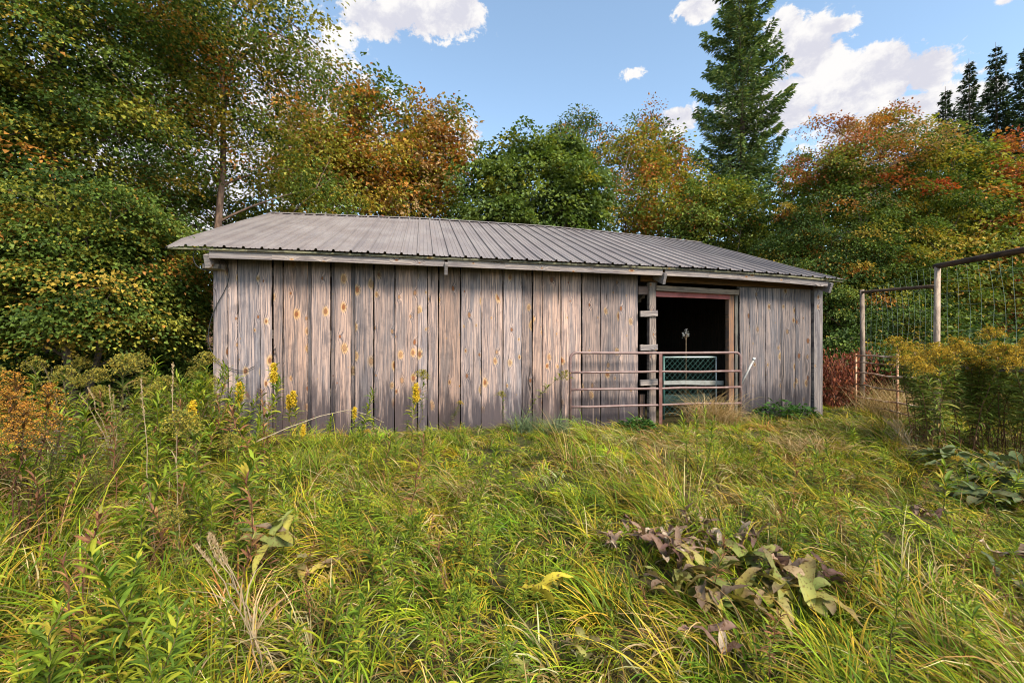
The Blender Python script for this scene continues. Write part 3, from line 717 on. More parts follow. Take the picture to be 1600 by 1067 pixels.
# behind the roof, left of centre
b = at(415, 14.5)
deciduous('hazel_shrub', 'twiggy yellow green shrub showing just above the left slope of the roof', 'shrub', b, 4.9,
    [ell(395, 310, 60, 45, 14.5, b, 1.2), ell(290, 290, 50, 55, 14.0, b, 1.2), ell(240, 300, 45, 70, 14.0, b, 1.2), ell(345, 320, 40, 40, 14.2, b, 1.0), ell(470, 300, 60, 50, 14.8, b, 1.2), ell(520, 320, 60, 40, 14.5, b, 1.2)],
    190, 60, 0.5, 0.5, 0.11, [(G_md, 3), (G_lt, 4), (G_yl, 4), (Y_go, 2), (O_rg, 1)], 0.06, (0, 0), 30, stems=4, out=0.2, vary=.5)
b = at(540, 17)
deciduous('autumn_tree', 'orange brown autumn tree left of centre with a pointed leafy top', 'tree', b, 11.2,
    [ell(560, 165, 48, 55, 17, b), ell(540, 250, 95, 75, 17, b), ell(500, 200, 60, 60, 17, b), ell(470, 270, 50, 55, 17, b), ell(590, 290, 80, 60, 16.6, b), ell(610, 135, 18, 22, 17, b)],
    300, 66, 0.62, 0.6, 0.145, [(O_rg, 2.6), (T_an, 4), (Y_go, 3.5), (G_yl, 3.2), (R_us, .8), (G_md, 2)], 0.16, (0.4, 0), 44, out=0.2, vary=.5,
    top_pal=[(G_md, 3), (G_lt, 1), (O_rg, 1.5), (T_an, 1)], top_z=(8.6, 10.6))
b = at(668, 18)
deciduous('autumn_tree', 'rusty brown rounded tree between the orange tree and the green maple', 'tree', b, 10.5,
    [ell(665, 200, 58, 48, 18, b), ell(650, 270, 80, 65, 18, b), ell(710, 240, 35, 55, 18, b), ell(690, 310, 60, 40, 17.4, b), ell(700, 170, 22, 16, 18, b)],
    230, 66, 0.62, 0.6, 0.15, [(O_rg, 3), (R_us, 1.3), (T_an, 3.6), (Y_go, 2.5), (G_yl, 2.8), (G_md, 2.4)], 0.15, (0.2, 0), 34, out=0.2, vary=.45)
b = at(832, 16.4)
deciduous('maple_tree', 'dense rounded green maple behind the middle of the roof', 'tree', b, 8.7,
    [ell(830, 285, 105, 70, 16.2, b), ell(760, 310, 55, 55, 16.0, b), ell(905, 305, 55, 58, 16.0, b), ell(800, 245, 50, 35, 16.4, b), ell(880, 250, 45, 40, 16.4, b), ell(840, 350, 120, 40, 16, b)],
    330, 100, 0.55, 0.4, 0.14, [(G_dk, 1.5), (G_md, 6), (G_lt, 4), ((0.15, 0.21, 0.08), 4), (G_yl, .5)], 0.16, (0, 0), 30, leafW=0.85, out=0.5)
b = at(905, 23)
deciduous('cedar_tree', 'thin dark tree top peeking up behind the green maple', 'tree', b, 12.6,
    [ell(905, 190, 26, 20, 23, b), ell(900, 240, 50, 50, 23, b), ell(880, 200, 14, 12, 23, b)],
    110, 60, 0.55, 0.6, 0.15, [(G_dk, 3), (G_md, 4), (G_yl, 1.5), (O_rg, .6)], 0.13, (0, 0), 22, out=0.2, leafW=.5, vary=.6)
b = at(1000, 17.6)
deciduous('bushy_tree', 'yellow orange bushy tree between the green maple and the spruce', 'tree', b, 8.8,
    [ell(985, 255, 55, 55, 17.6, b), ell(1050, 270, 45, 60, 17.6, b), ell(1000, 330, 75, 55, 17.2, b), ell(960, 220, 22, 24, 17.6, b), ell(1020, 205, 28, 26, 17.8, b), ell(1075, 320, 40, 60, 17.4, b)],
    250, 66, 0.55, 0.7, 0.135, [(G_yl, 4), (Y_go, 3), (G_md, 3), (G_lt, 2), (O_rg, 2), (R_us, 1.2)], 0.12, (0, 0), 34, out=0.25, vary=.45, stems=2)
b = at(1018, 22)
deciduous('slender_tree', 'slender reddish tree top with bare pale stem left of the spruce', 'tree', b, 13.6,
    [ell(1020, 175, 20, 24, 22, b), ell(1015, 220, 36, 36, 22, b), ell(1030, 260, 55, 40, 22, b), ell(970, 225, 30, 26, 22, b)],
    120, 60, 0.5, 0.6, 0.14, [(G_md, 3), (O_rg, 2), (R_us, 2), (G_yl, 2.5), (G_dk, 1.5)], 0.11, (0, 0), 24, out=0.15, leafW=.55, vary=.6, trunk_col=(1.6, 1.6, 1.6))
b = at(1125, 15.6)
deciduous('dogwood_shrub', 'light green bushy shrub rising over the right slope of the roof', 'shrub', b, 6.2,
    [ell(1120, 335, 62, 48, 15.6, b), ell(1165, 370, 42, 40, 15.4, b), ell(1075, 350, 40, 40, 15.6, b), ell(1100, 290, 32, 26, 15.8, b), ell(1140, 300, 30, 30, 16, b)],
    190, 66, 0.48, 0.5, 0.115, [(G_md, 5), (G_lt, 4), (G_yl, 2.5), (G_dk, 2), (R_us, .5)], 0.07, (0, 0), 26, stems=3, out=0.35)
b = at(1345, 12.6)
deciduous('maple_tree', 'wide maple right of the shed, green below with a russet top', 'tree', b, 8.6,
    [ell(1290, 260, 62, 60, 12.6, b, 1.5), ell(1370, 250, 95, 72, 12.6, b, 1.7), ell(1330, 370, 115, 90, 12.2, b, 1.7), ell(1290, 470, 90, 90, 12.0, b, 1.5), ell(1400, 460, 110, 100, 11.8, b, 1.6), ell(1440, 330, 60, 60, 12.2, b, 1.4), ell(1250, 400, 40, 70, 12.6, b, 1.0), ell(1390, 185, 24, 20, 12.6, b, .6), ell(1300, 195, 30, 16, 12.6, b, .6)],
    600, 190, 0.55, 0.28, 0.078, [(G_dk, 8), (G_md, 5), (G_lt, 2.6), (G_yl, 2.4), (Y_go, 1.3), (O_rg, .7)], 0.17, (0, 0), 44, droop=.5, out=0.3,
    top_pal=[(R_us, 2.2), (R_ed, .5), (O_rg, 1.4), (G_yl, 2.4), (T_an, 1.8), (G_md, 2.6)], top_z=lambda c: np.clip((c[:, 2] - 5.8) / 1.6, 0, 1) * np.clip(1.0 - (c[:, 0] + 0.2) / 2.6, 0.15, 1))
b = at(1480, 13.2)
deciduous('maple_tree', 'yellow green maple with large leaves behind the pen netting', 'tree', b, 8.2,
    [ell(1470, 260, 70, 60, 13.0, b, 1.5), ell(1500, 340, 80, 80, 12.6, b, 1.5), ell(1480, 440, 80, 90, 12, b, 1.4), ell(1540, 420, 70, 90, 11.6, b, 1.3), ell(1450, 205, 26, 24, 13, b, .6)],
    360, 70, 0.52, 0.4, 0.13, [(G_yl, 4), (G_lt, 4), (G_md, 4), (Y_go, 2), (G_dk, 2.5), (O_rg, .6)], 0.14, (0, 0), 36, droop=.5, out=0.3)
b = at(1590, 12.2)
deciduous('maple_tree', 'red orange autumn maple at the right edge of the picture', 'tree', b, 7.9,
    [ell(1560, 320, 50, 60, 12.4, b, 1.2), ell(1600, 270, 60, 50, 12.4, b, 1.3), ell(1620, 380, 80, 80, 11.8, b, 1.3), ell(1640, 470, 80, 90, 11.4, b, 1.3), ell(1580, 215, 30, 24, 12.4, b, .6), ell(1720, 330, 80, 140, 11.8, b, 1.4)],
    340, 66, 0.5, 0.45, 0.125, [(R_us, 4), (O_rg, 3), (R_ed, 2.4), (G_yl, 1.8), (G_md, 2), (Y_go, 1.2)], 0.13, (0, 0), 34, droop=.45, out=0.3)

# ---- conifers
def conifer(name, label, cat, base, height, rmax, per_m, pal, group=None, crown0=0.04, shape=0.8, dens=1.0, twig=0.30, droop=0.3, irr=0.25, trunk_r=None):
    bx, by = base; root = thing(name, label, cat, (bx, by, float(gz(bx, by)) - 0.05), group)
    tb = MB(); n = 12; tr = trunk_r or height * 0.011
    pts = np.array([(0.02 * height * .2 * math.sin(t * 4), 0, height * t) for t in np.linspace(0, 1, n)]); tb.tube(pts, np.linspace(tr, 0.012, n), 8)
    lf = MB(); Pp = []; Dd = []; Nn = []; Cx_ = []; Ls = []
    z = height * crown0
    while z < height * 0.985:
        t = (z - height * crown0) / (height * (1 - crown0)); Rz = rmax * (1 - t) ** shape * (0.65 + 0.35 * min(1, t * 6))
        nb = rng.integers(5, 8)
        a0 = rng.random() * 6.28
        for k in range(nb):
            a = a0 + k * 6.28 / nb + rng.normal(0, 0.2); L = max(0.12, Rz * rng.uniform(1 - irr, 1 + irr * 0.8))
            m = 6; s_ = np.linspace(0, 1, m)
            rise = 0.22 * (t - 0.25)
            bp = np.stack([np.cos(a) * L * s_, np.sin(a) * L * s_, z + L * (rise * s_ - droop * np.sin(s_ * 2.4) * (1 - t) + 0.22 * s_ ** 3)], 1)
            tb.tube(bp, np.linspace(0.008 + 0.008 * L, 0.004, m), 4, (0.8, .75, .7), cap=False)
            q = int((14 + 30 * L) * dens); f = rng.random(q) ** 0.75
            p = np.stack([np.interp(f, s_, bp[:, i]) for i in range(3)], 1)
            side = rng.choice([-1, 1], q); spread = rng.uniform(0.25, 1.1, q)
            ang = a + side * spread; dv = np.stack([np.cos(ang), np.sin(ang), rng.normal(-0.15, 0.28, q)], 1)
            ext = rng.uniform(0, 0.7, q)[:, None] * L * 0.4 * (1.15 - f)[:, None]
            p = p + dv * ext; p[:, 2] -= rng.uniform(0, .12, q)
            Pp.append(p); Dd.append(dv); Nn.append(np.array([0, 0, 1.0]) + rng.normal(0, .45, (q, 3)) + 0.3 * np.array([math.cos(a), math.sin(a), 0])); Ls.append(twig * rng.uniform(.6, 1.3, q) * (0.55 + 0.45 * min(1, L)))
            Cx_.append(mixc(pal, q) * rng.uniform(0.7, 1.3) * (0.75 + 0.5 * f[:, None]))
        z += (1.0 / per_m) * rng.uniform(0.7, 1.3)
    Pp, Dd, Nn, Cx_, Ls = map(np.concatenate, (Pp, Dd, Nn, Cx_, Ls))
    leaves(lf, Pp, Dd, unit(Nn), Ls, Ls * 0.34, Cx_, fold=0.1, mid=0.5)
    tb.build('trunk', M_bark, root, smooth=True, grain=True); lf.build('crown', M_needle, root); return root
sprucepal = [((0.07, 0.12, 0.045), 3), ((0.12, 0.18, 0.06), 4), ((0.19, 0.25, 0.085), 3), ((0.28, 0.30, 0.10), 1.5)]
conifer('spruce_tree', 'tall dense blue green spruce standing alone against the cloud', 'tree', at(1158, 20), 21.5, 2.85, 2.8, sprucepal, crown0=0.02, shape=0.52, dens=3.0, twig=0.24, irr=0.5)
darkpal = [((0.025, 0.045, 0.02), 3), ((0.04, 0.065, 0.026), 3), ((0.07, 0.09, 0.03), 1.4)]
for px, py, Y, lab, r in [(1478, 135, 27, 'short dark conifer, leftmost of the conifers at the upper right', 1.9), (1515, 92, 28, 'narrow dark conifer second from the left at the upper right', 1.7), (1557, 66, 29, 'tallest dark conifer with a thin spire at the upper right', 2.1), (1605, 66, 28, 'dark conifer cut by the right edge at the upper right', 2.6)]:
    b = at(px, Y); conifer('fir_tree', lab, 'tree', b, zpy(px, py, Y) + 0.1, r * 1.2, 3.2, darkpal, 'dark conifers at the upper right', dens=1.2, twig=0.34, droop=0.25, irr=0.75, shape=0.75)
# ---- wood behind, filling the gaps low down
woodpal = [(G_dk, 4), (G_md, 4), (G_lt, 1.5), (G_yl, 1.5), (O_rg, .5)]
wood = [(-330, 14, 60, 'm'), (-120, 13, 100, 'm'), (60, 15, 160, 'm'), (190, 16, 300, 'm'), (300, 21, 330, 'm'), (420, 26, 340, 'm'), (560, 25, 330, 'm'), (700, 24, 330, 'm'), (880, 25, 310, 'm'), (1010, 25, 300, 'm'), (1120, 24, 350, 'm'), (1230, 22, 300, 'm'), (1235, 17.5, 285, 'm'), (1290, 16.5, 270, 'm'), (1360, 18, 260, 'm'), (1420, 18, 290, 'm'), (1340, 22, 250, 'm'), (1460, 22, 240, 'm'), (1580, 20, 230, 'm'), (1720, 17, 180, 'm'), (1900, 14, 120, 'm'), (2150, 11, 60, 'm')]
for px, Y, py, _ in wood:
    b = at(px, Y); h = zpy(px, py, Y)
    rr_ = 3.0 if Y > 15 else 2.4
    deciduous('wood_tree', 'dark leafy tree of the wood closing the view behind the nearer trees', 'tree', b, h, [(0, 0, h * 0.35, rr_, rr_ * .7, h * 0.33), (0, 0, h * 0.75, rr_ * .75, rr_ * .6, h * 0.3), (rr_ * .8, 0, h * .4, rr_ * .7, rr_ * .6, h * .36)],
        150, 46, 0.8, 0.55, 0.24, woodpal, 0.14, (0, 0), 14, 'trees of the wood behind', out=0.2)

# ================================================================== SMALL PLANTS
def plant(name, label, cat, loc, parts, group=None, rz=0.0, sc=1.0):
    root = thing(name, label, cat, loc, group, rz); root.scale = (sc, sc, sc)
    for nm, mb, mt, sm in parts: mb.build(nm, mt, root, smooth=sm, grain=(mt in (M_stem, M_twig)))
    return root
def stem_curve(h, lean, az, n=7, wob=0.01):
    t = np.linspace(0, 1, n); x = lean * h * t ** 1.8
    p = np.stack([np.cos(az) * x, np.sin(az) * x, h * t * (1 - 0.12 * lean)], 1); p[1:, :2] += rng.normal(0, wob, (n - 1, 2)); return p
def on_curve(p, f): return np.stack([np.interp(f, np.linspace(0, 1, len(p)), p[:, i]) for i in range(3)], 1)
def leafy(h, n, L, W, pal, lean=0.1, f0=0.08, top_up=True, stemc=(0.16, 0.13, 0.05), drybase=None, e_lo=0.35, K=4):
    st = MB(); p = stem_curve(h, lean, rng.random() * 6.28); st.tube(p, np.linspace(0.0045, 0.0018, len(p)) * (0.7 + h * .4), 5, stemc)
    lf = MB(); f = np.sort(f0 + (1 - f0) * rng.random(n) ** 0.85); az = np.arange(n) * 2.4 + rng.normal(0, .3, n)
    pos = on_curve(p, f); Ls = L * (0.55 + 0.6 * np.sin(np.clip(f, 0, 1) * 2.6)) * rng.uniform(.75, 1.2, n)
    C = mixc(pal, n) * rng.uniform(.75, 1.25, (n, 1))
    if drybase is not None:
        dm = (f < drybase + rng.normal(0, .08, n)); C[dm] = mixc([((0.10, 0.05, 0.025), 2), ((0.17, 0.09, 0.04), 2), ((.22, .14, .06), 1)], dm.sum()) ; Ls = np.where(dm, Ls * .7, Ls)
    e0 = e_lo + 0.75 * f ** 2 + rng.normal(0, .15, n); e1 = e0 - rng.uniform(0.6, 1.3, n)
    if drybase is not None: e1 = np.where(dm, e0 - 2.2, e1)
    ribbons(lf, pos, az, e0, e1, Ls, W * rng.uniform(.8, 1.2, n) * Ls / L, C, K=K, prof='lance', fold=0.3, twist=.25)
    return st, lf, p
def plume(p, ht, wd, pal, n_br=16, n_fl=34, spike=False, fs=0.011):
    """flower head at the top of stem p: arching branchlets set with tiny flowers"""
    fl = MB(); top = p[-1]; Ps = []; Cs = []
    sc = MB()
    for k in range(n_br):
        f = k / (n_br - 1); b = top + np.array([0, 0, -ht * 0.75 * (1 - f) + ht * 0.05]); a = k * 2.4 + rng.normal(0, .3)
        L = wd * (0.35 + 0.65 * (1 - f) ** 0.8) * rng.uniform(.7, 1.15) * (0.45 if spike else 1)
        s_ = np.linspace(0, 1, 6); e = np.linspace(1.0, -0.5 if not spike else .5, 6); st = np.cumsum(np.stack([np.cos(a) * np.cos(e), np.sin(a) * np.cos(e), np.sin(e)], 1) * (L / 5), 0); br = b + st - st[0]
        sc.tube(br, 0.0015, 3, (0.16, .14, .05), cap=False)
        ff = 0.15 + 0.85 * rng.random(n_fl); q = np.stack([np.interp(ff, s_, br[:, i]) for i in range(3)], 1) + rng.normal(0, 0.006 + .02 * L, (n_fl, 3)) + [0, 0, .006]
        Ps.append(q); Cs.append(mixc(pal, n_fl) * rng.uniform(.7, 1.25, (n_fl, 1)))
    Ps = np.concatenate(Ps); Cs = np.concatenate(Cs); n = len(Ps)
    dv = rng.normal(0, 1, (n, 3)); dv[:, 2] = np.abs(dv[:, 2]); s2 = fs * rng.uniform(.7, 1.4, n)
    leaves(fl, Ps, dv, rng.normal(0, 1, (n, 3)), s2, s2 * .8, Cs)
    return fl, sc
WG = [((0.13, 0.20, 0.018), 4), ((0.20, 0.26, 0.02), 4), ((0.30, 0.31, 0.025), 3), ((0.08, 0.13, 0.016), 2.5), ((0.36, 0.28, 0.035), 1)]
WD = [((0.10, 0.145, 0.025), 4), ((0.16, 0.20, 0.035), 3.5), ((0.25, 0.24, 0.05), 2.5), ((0.26, 0.17, 0.06), .8)]
YEL = [((0.68, 0.46, 0.02), 4), ((0.75, 0.55, 0.04), 2), ((0.52, 0.33, 0.02), 2)]
GLD = [((0.52, 0.33, 0.02), 4), ((0.44, 0.24, 0.02), 2.5), ((0.56, 0.40, 0.04), 2), ((.28, .17, .02), 1)]
ORG = [((0.42, 0.19, 0.02), 4), ((0.33, 0.13, 0.02), 3), ((0.48, 0.26, 0.03), 2)]

# --- leafy stems without flowers
protos = []
for h, n, L, W in [(0.62, 60, 0.11, 0.017), (0.75, 74, 0.105, 0.015), (0.5, 52, 0.10, 0.016), (0.85, 84, 0.095, 0.014), (0.55, 44, 0.13, 0.021)]:
    st, lf, p = leafy(h, n, L, W, WG, lean=rng.uniform(.05, .25)); protos.append((st, lf))
near_lab = ('leafy green weed stem without flowers in the left foreground', 'leafy weed stems in the left foreground')
left_lab = ('leafy green weed stem in the tall weeds left of the shed', 'leafy weed stems left of the shed')
mid_lab = ('leafy green weed stem in the grass in front of the plank wall', 'leafy weed stems before the plank wall')
cen_lab = ('small leafy weed stem sunk in the grass in the middle of the meadow', 'leafy weed stems in the middle grass')
right_lab = ('leafy green weed stem in the grass on the right', 'leafy weed stems in the right grass')
protoobj = []
first = [(60, 1.75, near_lab), (210, 2.0, near_lab), (330, 4.6, left_lab), (560, 4.8, mid_lab), (1480, 3.6, right_lab)]
for (st, lf), (px, zc, lb) in zip(protos, first):
    g = ground_at(px, zc); protoobj.append(plant('leafy_weed', lb[0], 'weed', g, [('stem', st, M_stem, True), ('leaves', lf, M_weed, False)], lb[1]))
weed_list = []
def scatter_weeds(n, pxr, zr, lb, sc, zpow=1.0):
    for _ in range(n):
        px = rng.uniform(*pxr); zc = zr[0] + (zr[1] - zr[0]) * rng.random() ** zpow; g = ground_at(px, zc)
        if g[1] > 6.9 and WALLX0 - .1 < g[0] < WALLX1 + .1: continue
        weed_list.append((float(rng.uniform(*sc)), zc, g, lb, px))
scatter_weeds(64, (-250, 300), (1.3, 2.6), near_lab, (.55, .85))
scatter_weeds(140, (-250, 430), (2.6, 6.6), left_lab, (.7, 1.2), 0.8)
scatter_weeds(60, (360, 800), (2.8, 5.6), mid_lab, (.45, .75))
scatter_weeds(34, (225, 350), (4.8, 6.3), left_lab, (1.0, 1.35))
scatter_weeds(10, (280, 620), (1.6, 3.2), near_lab, (.45, .7))
scatter_weeds(45, (1180, 1680), (2.0, 5.2), right_lab, (.4, .75))
scatter_weeds(34, (780, 1250), (2.0, 5.6), cen_lab, (.35, .6))
scatter_weeds(30, (420, 820), (1.7, 3.0), cen_lab, (.4, .6))
for px, zc in ((1090, 4.6), (1105, 4.45), (1120, 4.7), (1075, 4.5)):
    dup(protoobj[3], ground_at(px, zc), rng.random() * 6.28, 0.85, right_lab[0], right_lab[1])

weed_list.sort(key=lambda q: -q[0] / q[1] * (1.0 if -60 < q[4] < 1660 else 0.2))
rest = MB()
for i, (sc, zc, g, lb, px) in enumerate(weed_list):
    k = rng.integers(len(protoobj)); rz = rng.random() * 6.28; tl = (float(rng.normal(0, .12)), float(rng.normal(0, .12)))
    if i < 284: dup(protoobj[k], g, rz, sc, lb[0], lb[1], tilt=tl)
    else:
        from mathutils import Euler
        M = np.array(Euler((tl[0], tl[1], rz)).to_matrix()) * sc
        for part in protos[k]:
            for V, C in zip(part.V, part.C): pass
            V = np.concatenate(part.V) @ M.T + np.array(g); rest.add(V, T=np.concatenate(part.T) if part.T else None, Q=np.concatenate(part.Q) if part.Q else None, C=np.concatenate(part.C))
if rest.V: tag(rest.build('undergrowth', M_weed), 'small leafy green weeds sunk in the grass', None, None, 'stuff')
# --- reddish, dying stems
RW = [((.24, .10, .05), 3), ((.30, .16, .06), 3), ((.16, .07, .04), 2), ((.22, .2, .05), 1.5)]
rl = ('reddish brown dying weed stem in the left meadow', 'reddish weed stems in the meadow'); rp = []
for (h, n, L, W), (px, zc) in zip([(.6, 40, .09, .014), (.75, 50, .085, .013)], [(60, 3.0), (640, 3.4)]):
    st, lf, p = leafy(h, n, L, W, RW, lean=.15, drybase=.4, stemc=(.2, .09, .05)); rp.append(plant('dying_weed', rl[0], 'weed', ground_at(px, zc), [('stem', st, M_stem, True), ('leaves', lf, M_weed, False)], rl[1]))
for _ in range(46):
    px = rng.uniform(-100, 420); dup(rp[rng.integers(2)], ground_at(px, rng.uniform(2.0, 5.6)), rng.random() * 6, float(rng.uniform(.7, 1.15)), rl[0], rl[1], tilt=(float(rng.normal(0, .15)), float(rng.normal(0, .15))))
rl2 = 'reddish brown dying weed stem in the grass of the open meadow'
for _ in range(34):
    px = rng.uniform(420, 1600); dup(rp[rng.integers(2)], ground_at(px, rng.uniform(1.8, 5.0)), rng.random() * 6, float(rng.uniform(.4, .65)), rl2, 'reddish weed stems in the open meadow', tilt=(float(rng.normal(0, .2)), float(rng.normal(0, .2))))

# --- goldenrod: spikes by the wall
gr = []
for k, (h, n) in enumerate([(0.75, 46), (0.85, 54)]):
    st, lf, p = leafy(h, n, 0.10, 0.017, WG, lean=.08); fl, sc = plume(p, 0.25, 0.13, YEL, 34, 40, spike=True, fs=.012)
    gr.append((st, lf, fl, sc))
def mk_golden(lst, label, group, px, zc, sc=1.0, rz=0.0):
    st, lf, fl, s2 = lst; return plant('goldenrod', label, 'goldenrod', ground_at(px, zc), [('stem', st, M_stem, True), ('leaves', lf, M_weed, False), ('flower_plume', fl, M_flower, False), ('flower_branch', s2, M_stem, True)], group, rz, sc)
SPK = 'yellow goldenrod spikes near the plank wall'
spots = [(374, 5.1, .78, 'yellow goldenrod spike, leftmost of those before the plank wall', None), (434, 5.6, .85, 'fat yellow goldenrod spike under the left part of the plank wall', None), (455, 5.5, .62, 'small yellow goldenrod spike left of its close twin', None), (468, 5.5, .68, 'small yellow goldenrod spike right of its close twin', None),
         (644, 5.3, .78, 'single upright yellow goldenrod spike near the middle of the plank wall', None), (286, 4.2, .72, 'yellow goldenrod spike left of the shed corner among tall weeds', None), (462, 4.6, .45, 'short yellow goldenrod low in the grass before the wall', None), (550, 5.4, .5, 'thin pale goldenrod spike between the twins and the single upright one', None)]
k0 = None
for i, (px, zc, sc, lb, _) in enumerate(spots):
    sc = sc * 1.42
    if i < 2: o = mk_golden(gr[i], lb, SPK, px, zc, sc, rng.random() * 6); k0 = o if i == 0 else k0
    else: dup(k0, ground_at(px, zc), rng.random() * 6, sc, lb, SPK, tilt=(float(rng.normal(0, .05)), float(rng.normal(0, .05))))
# --- the tall golden clump on the right
rg = []
for k, (h, n) in enumerate([(1.30, 120), (1.22, 110), (1.40, 126), (1.15, 105)]):
    st, lf, p = leafy(h, n, 0.125, 0.018, WD, lean=rng.uniform(.08, .25), drybase=0.26, f0=.12, e_lo=.1, stemc=(.17, .09, .05)); fl, s2 = plume(p, 0.17, 0.22, GLD, 20, 40, fs=.011); rg.append((st, lf, fl, s2))
lab = ('tall goldenrod with golden plumes and browning lower leaves before the pen', 'tall goldenrod clump at the right edge')
ro = [mk_golden(l, lab[0], lab[1], px, zc, 1.0) for l, (px, zc) in zip(rg, [(1440, 5.9), (1520, 5.6), (1560, 5.5), (1590, 5.3)])]
for i in range(58):
    px = rng.uniform(1424, 1690); zc = rng.uniform(5.2, 6.2) - max(0, px - 1600) * .006
    dup(ro[rng.integers(4)], ground_at(px, zc), rng.random() * 6.28, float(rng.uniform(.98, 1.18)), lab[0], lab[1], tilt=(float(rng.normal(0, .07)), float(rng.normal(0, .07))))
# --- orange goldenrod at the left edge
lg = []
for h, n in [(1.22, 70), (1.1, 64)]:
    st, lf, p = leafy(h, n, 0.11, 0.018, [((0.16, .08, .03), 2), ((.10, .05, .02), 2), ((.2, .12, .04), 1), ((.07, .09, .02), 1)], lean=.12, drybase=.85, stemc=(.15, .07, .04)); fl, s2 = plume(p, 0.46, 0.17, ORG, 34, 30, fs=.0105); lg.append((st, lf, fl, s2))
lab = ('orange brown goldenrod with dry stem at the left edge of the foreground', 'orange goldenrod at the left edge')
lg = [lg[0], lg[1]]
lo = [mk_golden(l, lab[0], lab[1], px, zc) for l, (px, zc) in zip(lg, [(30, 3.0), (50, 3.05)])]
for px, zc, sc in [(14, 2.95, .95), (40, 3.15, 1.02)]:
    dup(lo[rng.integers(2)], ground_at(px, zc), rng.random() * 6, sc, lab[0], lab[1], tilt=(float(rng.normal(0, .06)), float(rng.normal(0, .06))))
# fading goldenrod behind, left of the shed
lab = ('fading dull yellow goldenrod in the weeds against the dark trees', 'fading goldenrod left of the shed')
fl_ = []
for h, n in [(1.15, 66), (1.0, 60)]:
    st, lf, p = leafy(h, n, 0.11, 0.018, WD, lean=.2, drybase=.3); fl, s2 = plume(p, .22, .2, [((.36, .27, .03), 3), ((.26, .21, .03), 3), ((.20, .20, .035), 3)], 22, 36, fs=.013); fl_.append((st, lf, fl, s2))
fo = [mk_golden(l, lab[0], lab[1], px, zc) for l, (px, zc) in zip(fl_, [(230, 6.0), (310, 6.1)])]
for px, zc in [(100, 5.8), (130, 6.0), (60, 5.4), (255, 6.2), (275, 5.6), (322, 5.9), (195, 5.2), (160, 5.7), (20, 5.2), (345, 5.6), (300, 5.0), (120, 4.4), (180, 4.2), (325, 3.2), (-60, 5), (-120, 4.4), (215, 4.9)]:
    dup(fo[rng.integers(2)], ground_at(px, zc), rng.random() * 6, float(rng.uniform(.7, 1.1)), lab[0], lab[1], tilt=(float(rng.normal(0, .1)), float(rng.normal(0, .1))))
for px, zc, sc, lb in [(320, 2.5, .55, 'dull orange goldenrod low in the grass near the left foreground'), (568, 4.6, .45, 'drooping orange goldenrod in the grass before the wall'), (652, 6.45, .8, 'drooping goldenrod leaning on the planks above the upright spike'), (700, 6.6, .5, 'dense golden tuft in the grass under the middle planks'), (785, 6.5, .52, 'golden drooping tuft right of the dense one under the planks'), (1145, 5.2, .42, 'bright yellow goldenrod lying in the grass before the gate'), (410, 3.7, .6, 'golden plume lying sideways in the left grass'), (1515, 3.9, .5, 'half green goldenrod low before the right clump'), (1350, 3.0, .4, 'little yellow goldenrod in the right foreground grass')]:
    dup(fo[0] if sc > .5 else ro[0], ground_at(px, zc), rng.random() * 6, sc if sc > .5 else sc * .8, lb, 'single goldenrods in the grass', tilt=(float(rng.normal(0, .25)), float(rng.normal(0, .25))))
# vine-like goldenrod hanging over the planks
st, lf, p = leafy(0.95, 50, .1, .017, WD, lean=.75, drybase=.2); fl, s2 = plume(p, .2, .18, [((.28, .24, .03), 3), ((.42, .28, .03), 2), ((.14, .16, .03), 2)], 14, 22, fs=.014)
g = ground_at(815, 6.75); plant('goldenrod', 'bent green goldenrod leaning against the planks left of the tube gate', 'goldenrod', g, [('stem', st, M_stem, True), ('leaves', lf, M_weed, False), ('flower_plume', fl, M_flower, False), ('flower_branch', s2, M_stem, True)], 'single goldenrods in the grass', 1.0)

# --- asters
ab = MB(); af = MB()
for k in range(16):
    p = stem_curve(rng.uniform(.6, .95), rng.uniform(.1, .5), rng.random() * 6.28); ab.tube(p, 0.0016, 4, (.16, .10, .06), cap=False)
    q = 40; f = 0.3 + .7 * rng.random(q); pos = on_curve(p, f) + rng.normal(0, .05, (q, 3)); dv = rng.normal(0, 1, (q, 3)); leaves(af, pos, dv, rng.normal(0, 1, (q, 3)), .03, .007, mixc(WD, q))
    q = 20; f = 0.7 + .3 * rng.random(q); pos = on_curve(p, f) + rng.normal(0, .05, (q, 3)); 
    for j in range(q):
        a = np.arange(7) * .9; dv = np.stack([np.cos(a), np.sin(a), 0.35 * np.ones(7)], 1)
        leaves(af, np.repeat(pos[j:j + 1], 7, 0), dv, np.tile([0, 0, 1.0], (7, 1)), .012, .006, np.tile(mixc([((.34, .30, .40), 1), ((.22, .14, .07), 5), ((.16, .09, .05), 3)], 1), (7, 1)))
lab = ('wispy aster with tiny pale purple flowers among the tall left weeds', 'asters in the left weeds')
a0 = plant('aster', lab[0], 'aster', ground_at(160, 3.6), [('stem', ab, M_stem, True), ('flower_head', af, M_weed, False)], lab[1])
for px, zc in [(70, 3.4), (300, 4.8), (20, 3.9), (215, 4.9)]:
    dup(a0, ground_at(px, zc), rng.random() * 6, float(rng.uniform(.8, 1.15)), lab[0], lab[1])
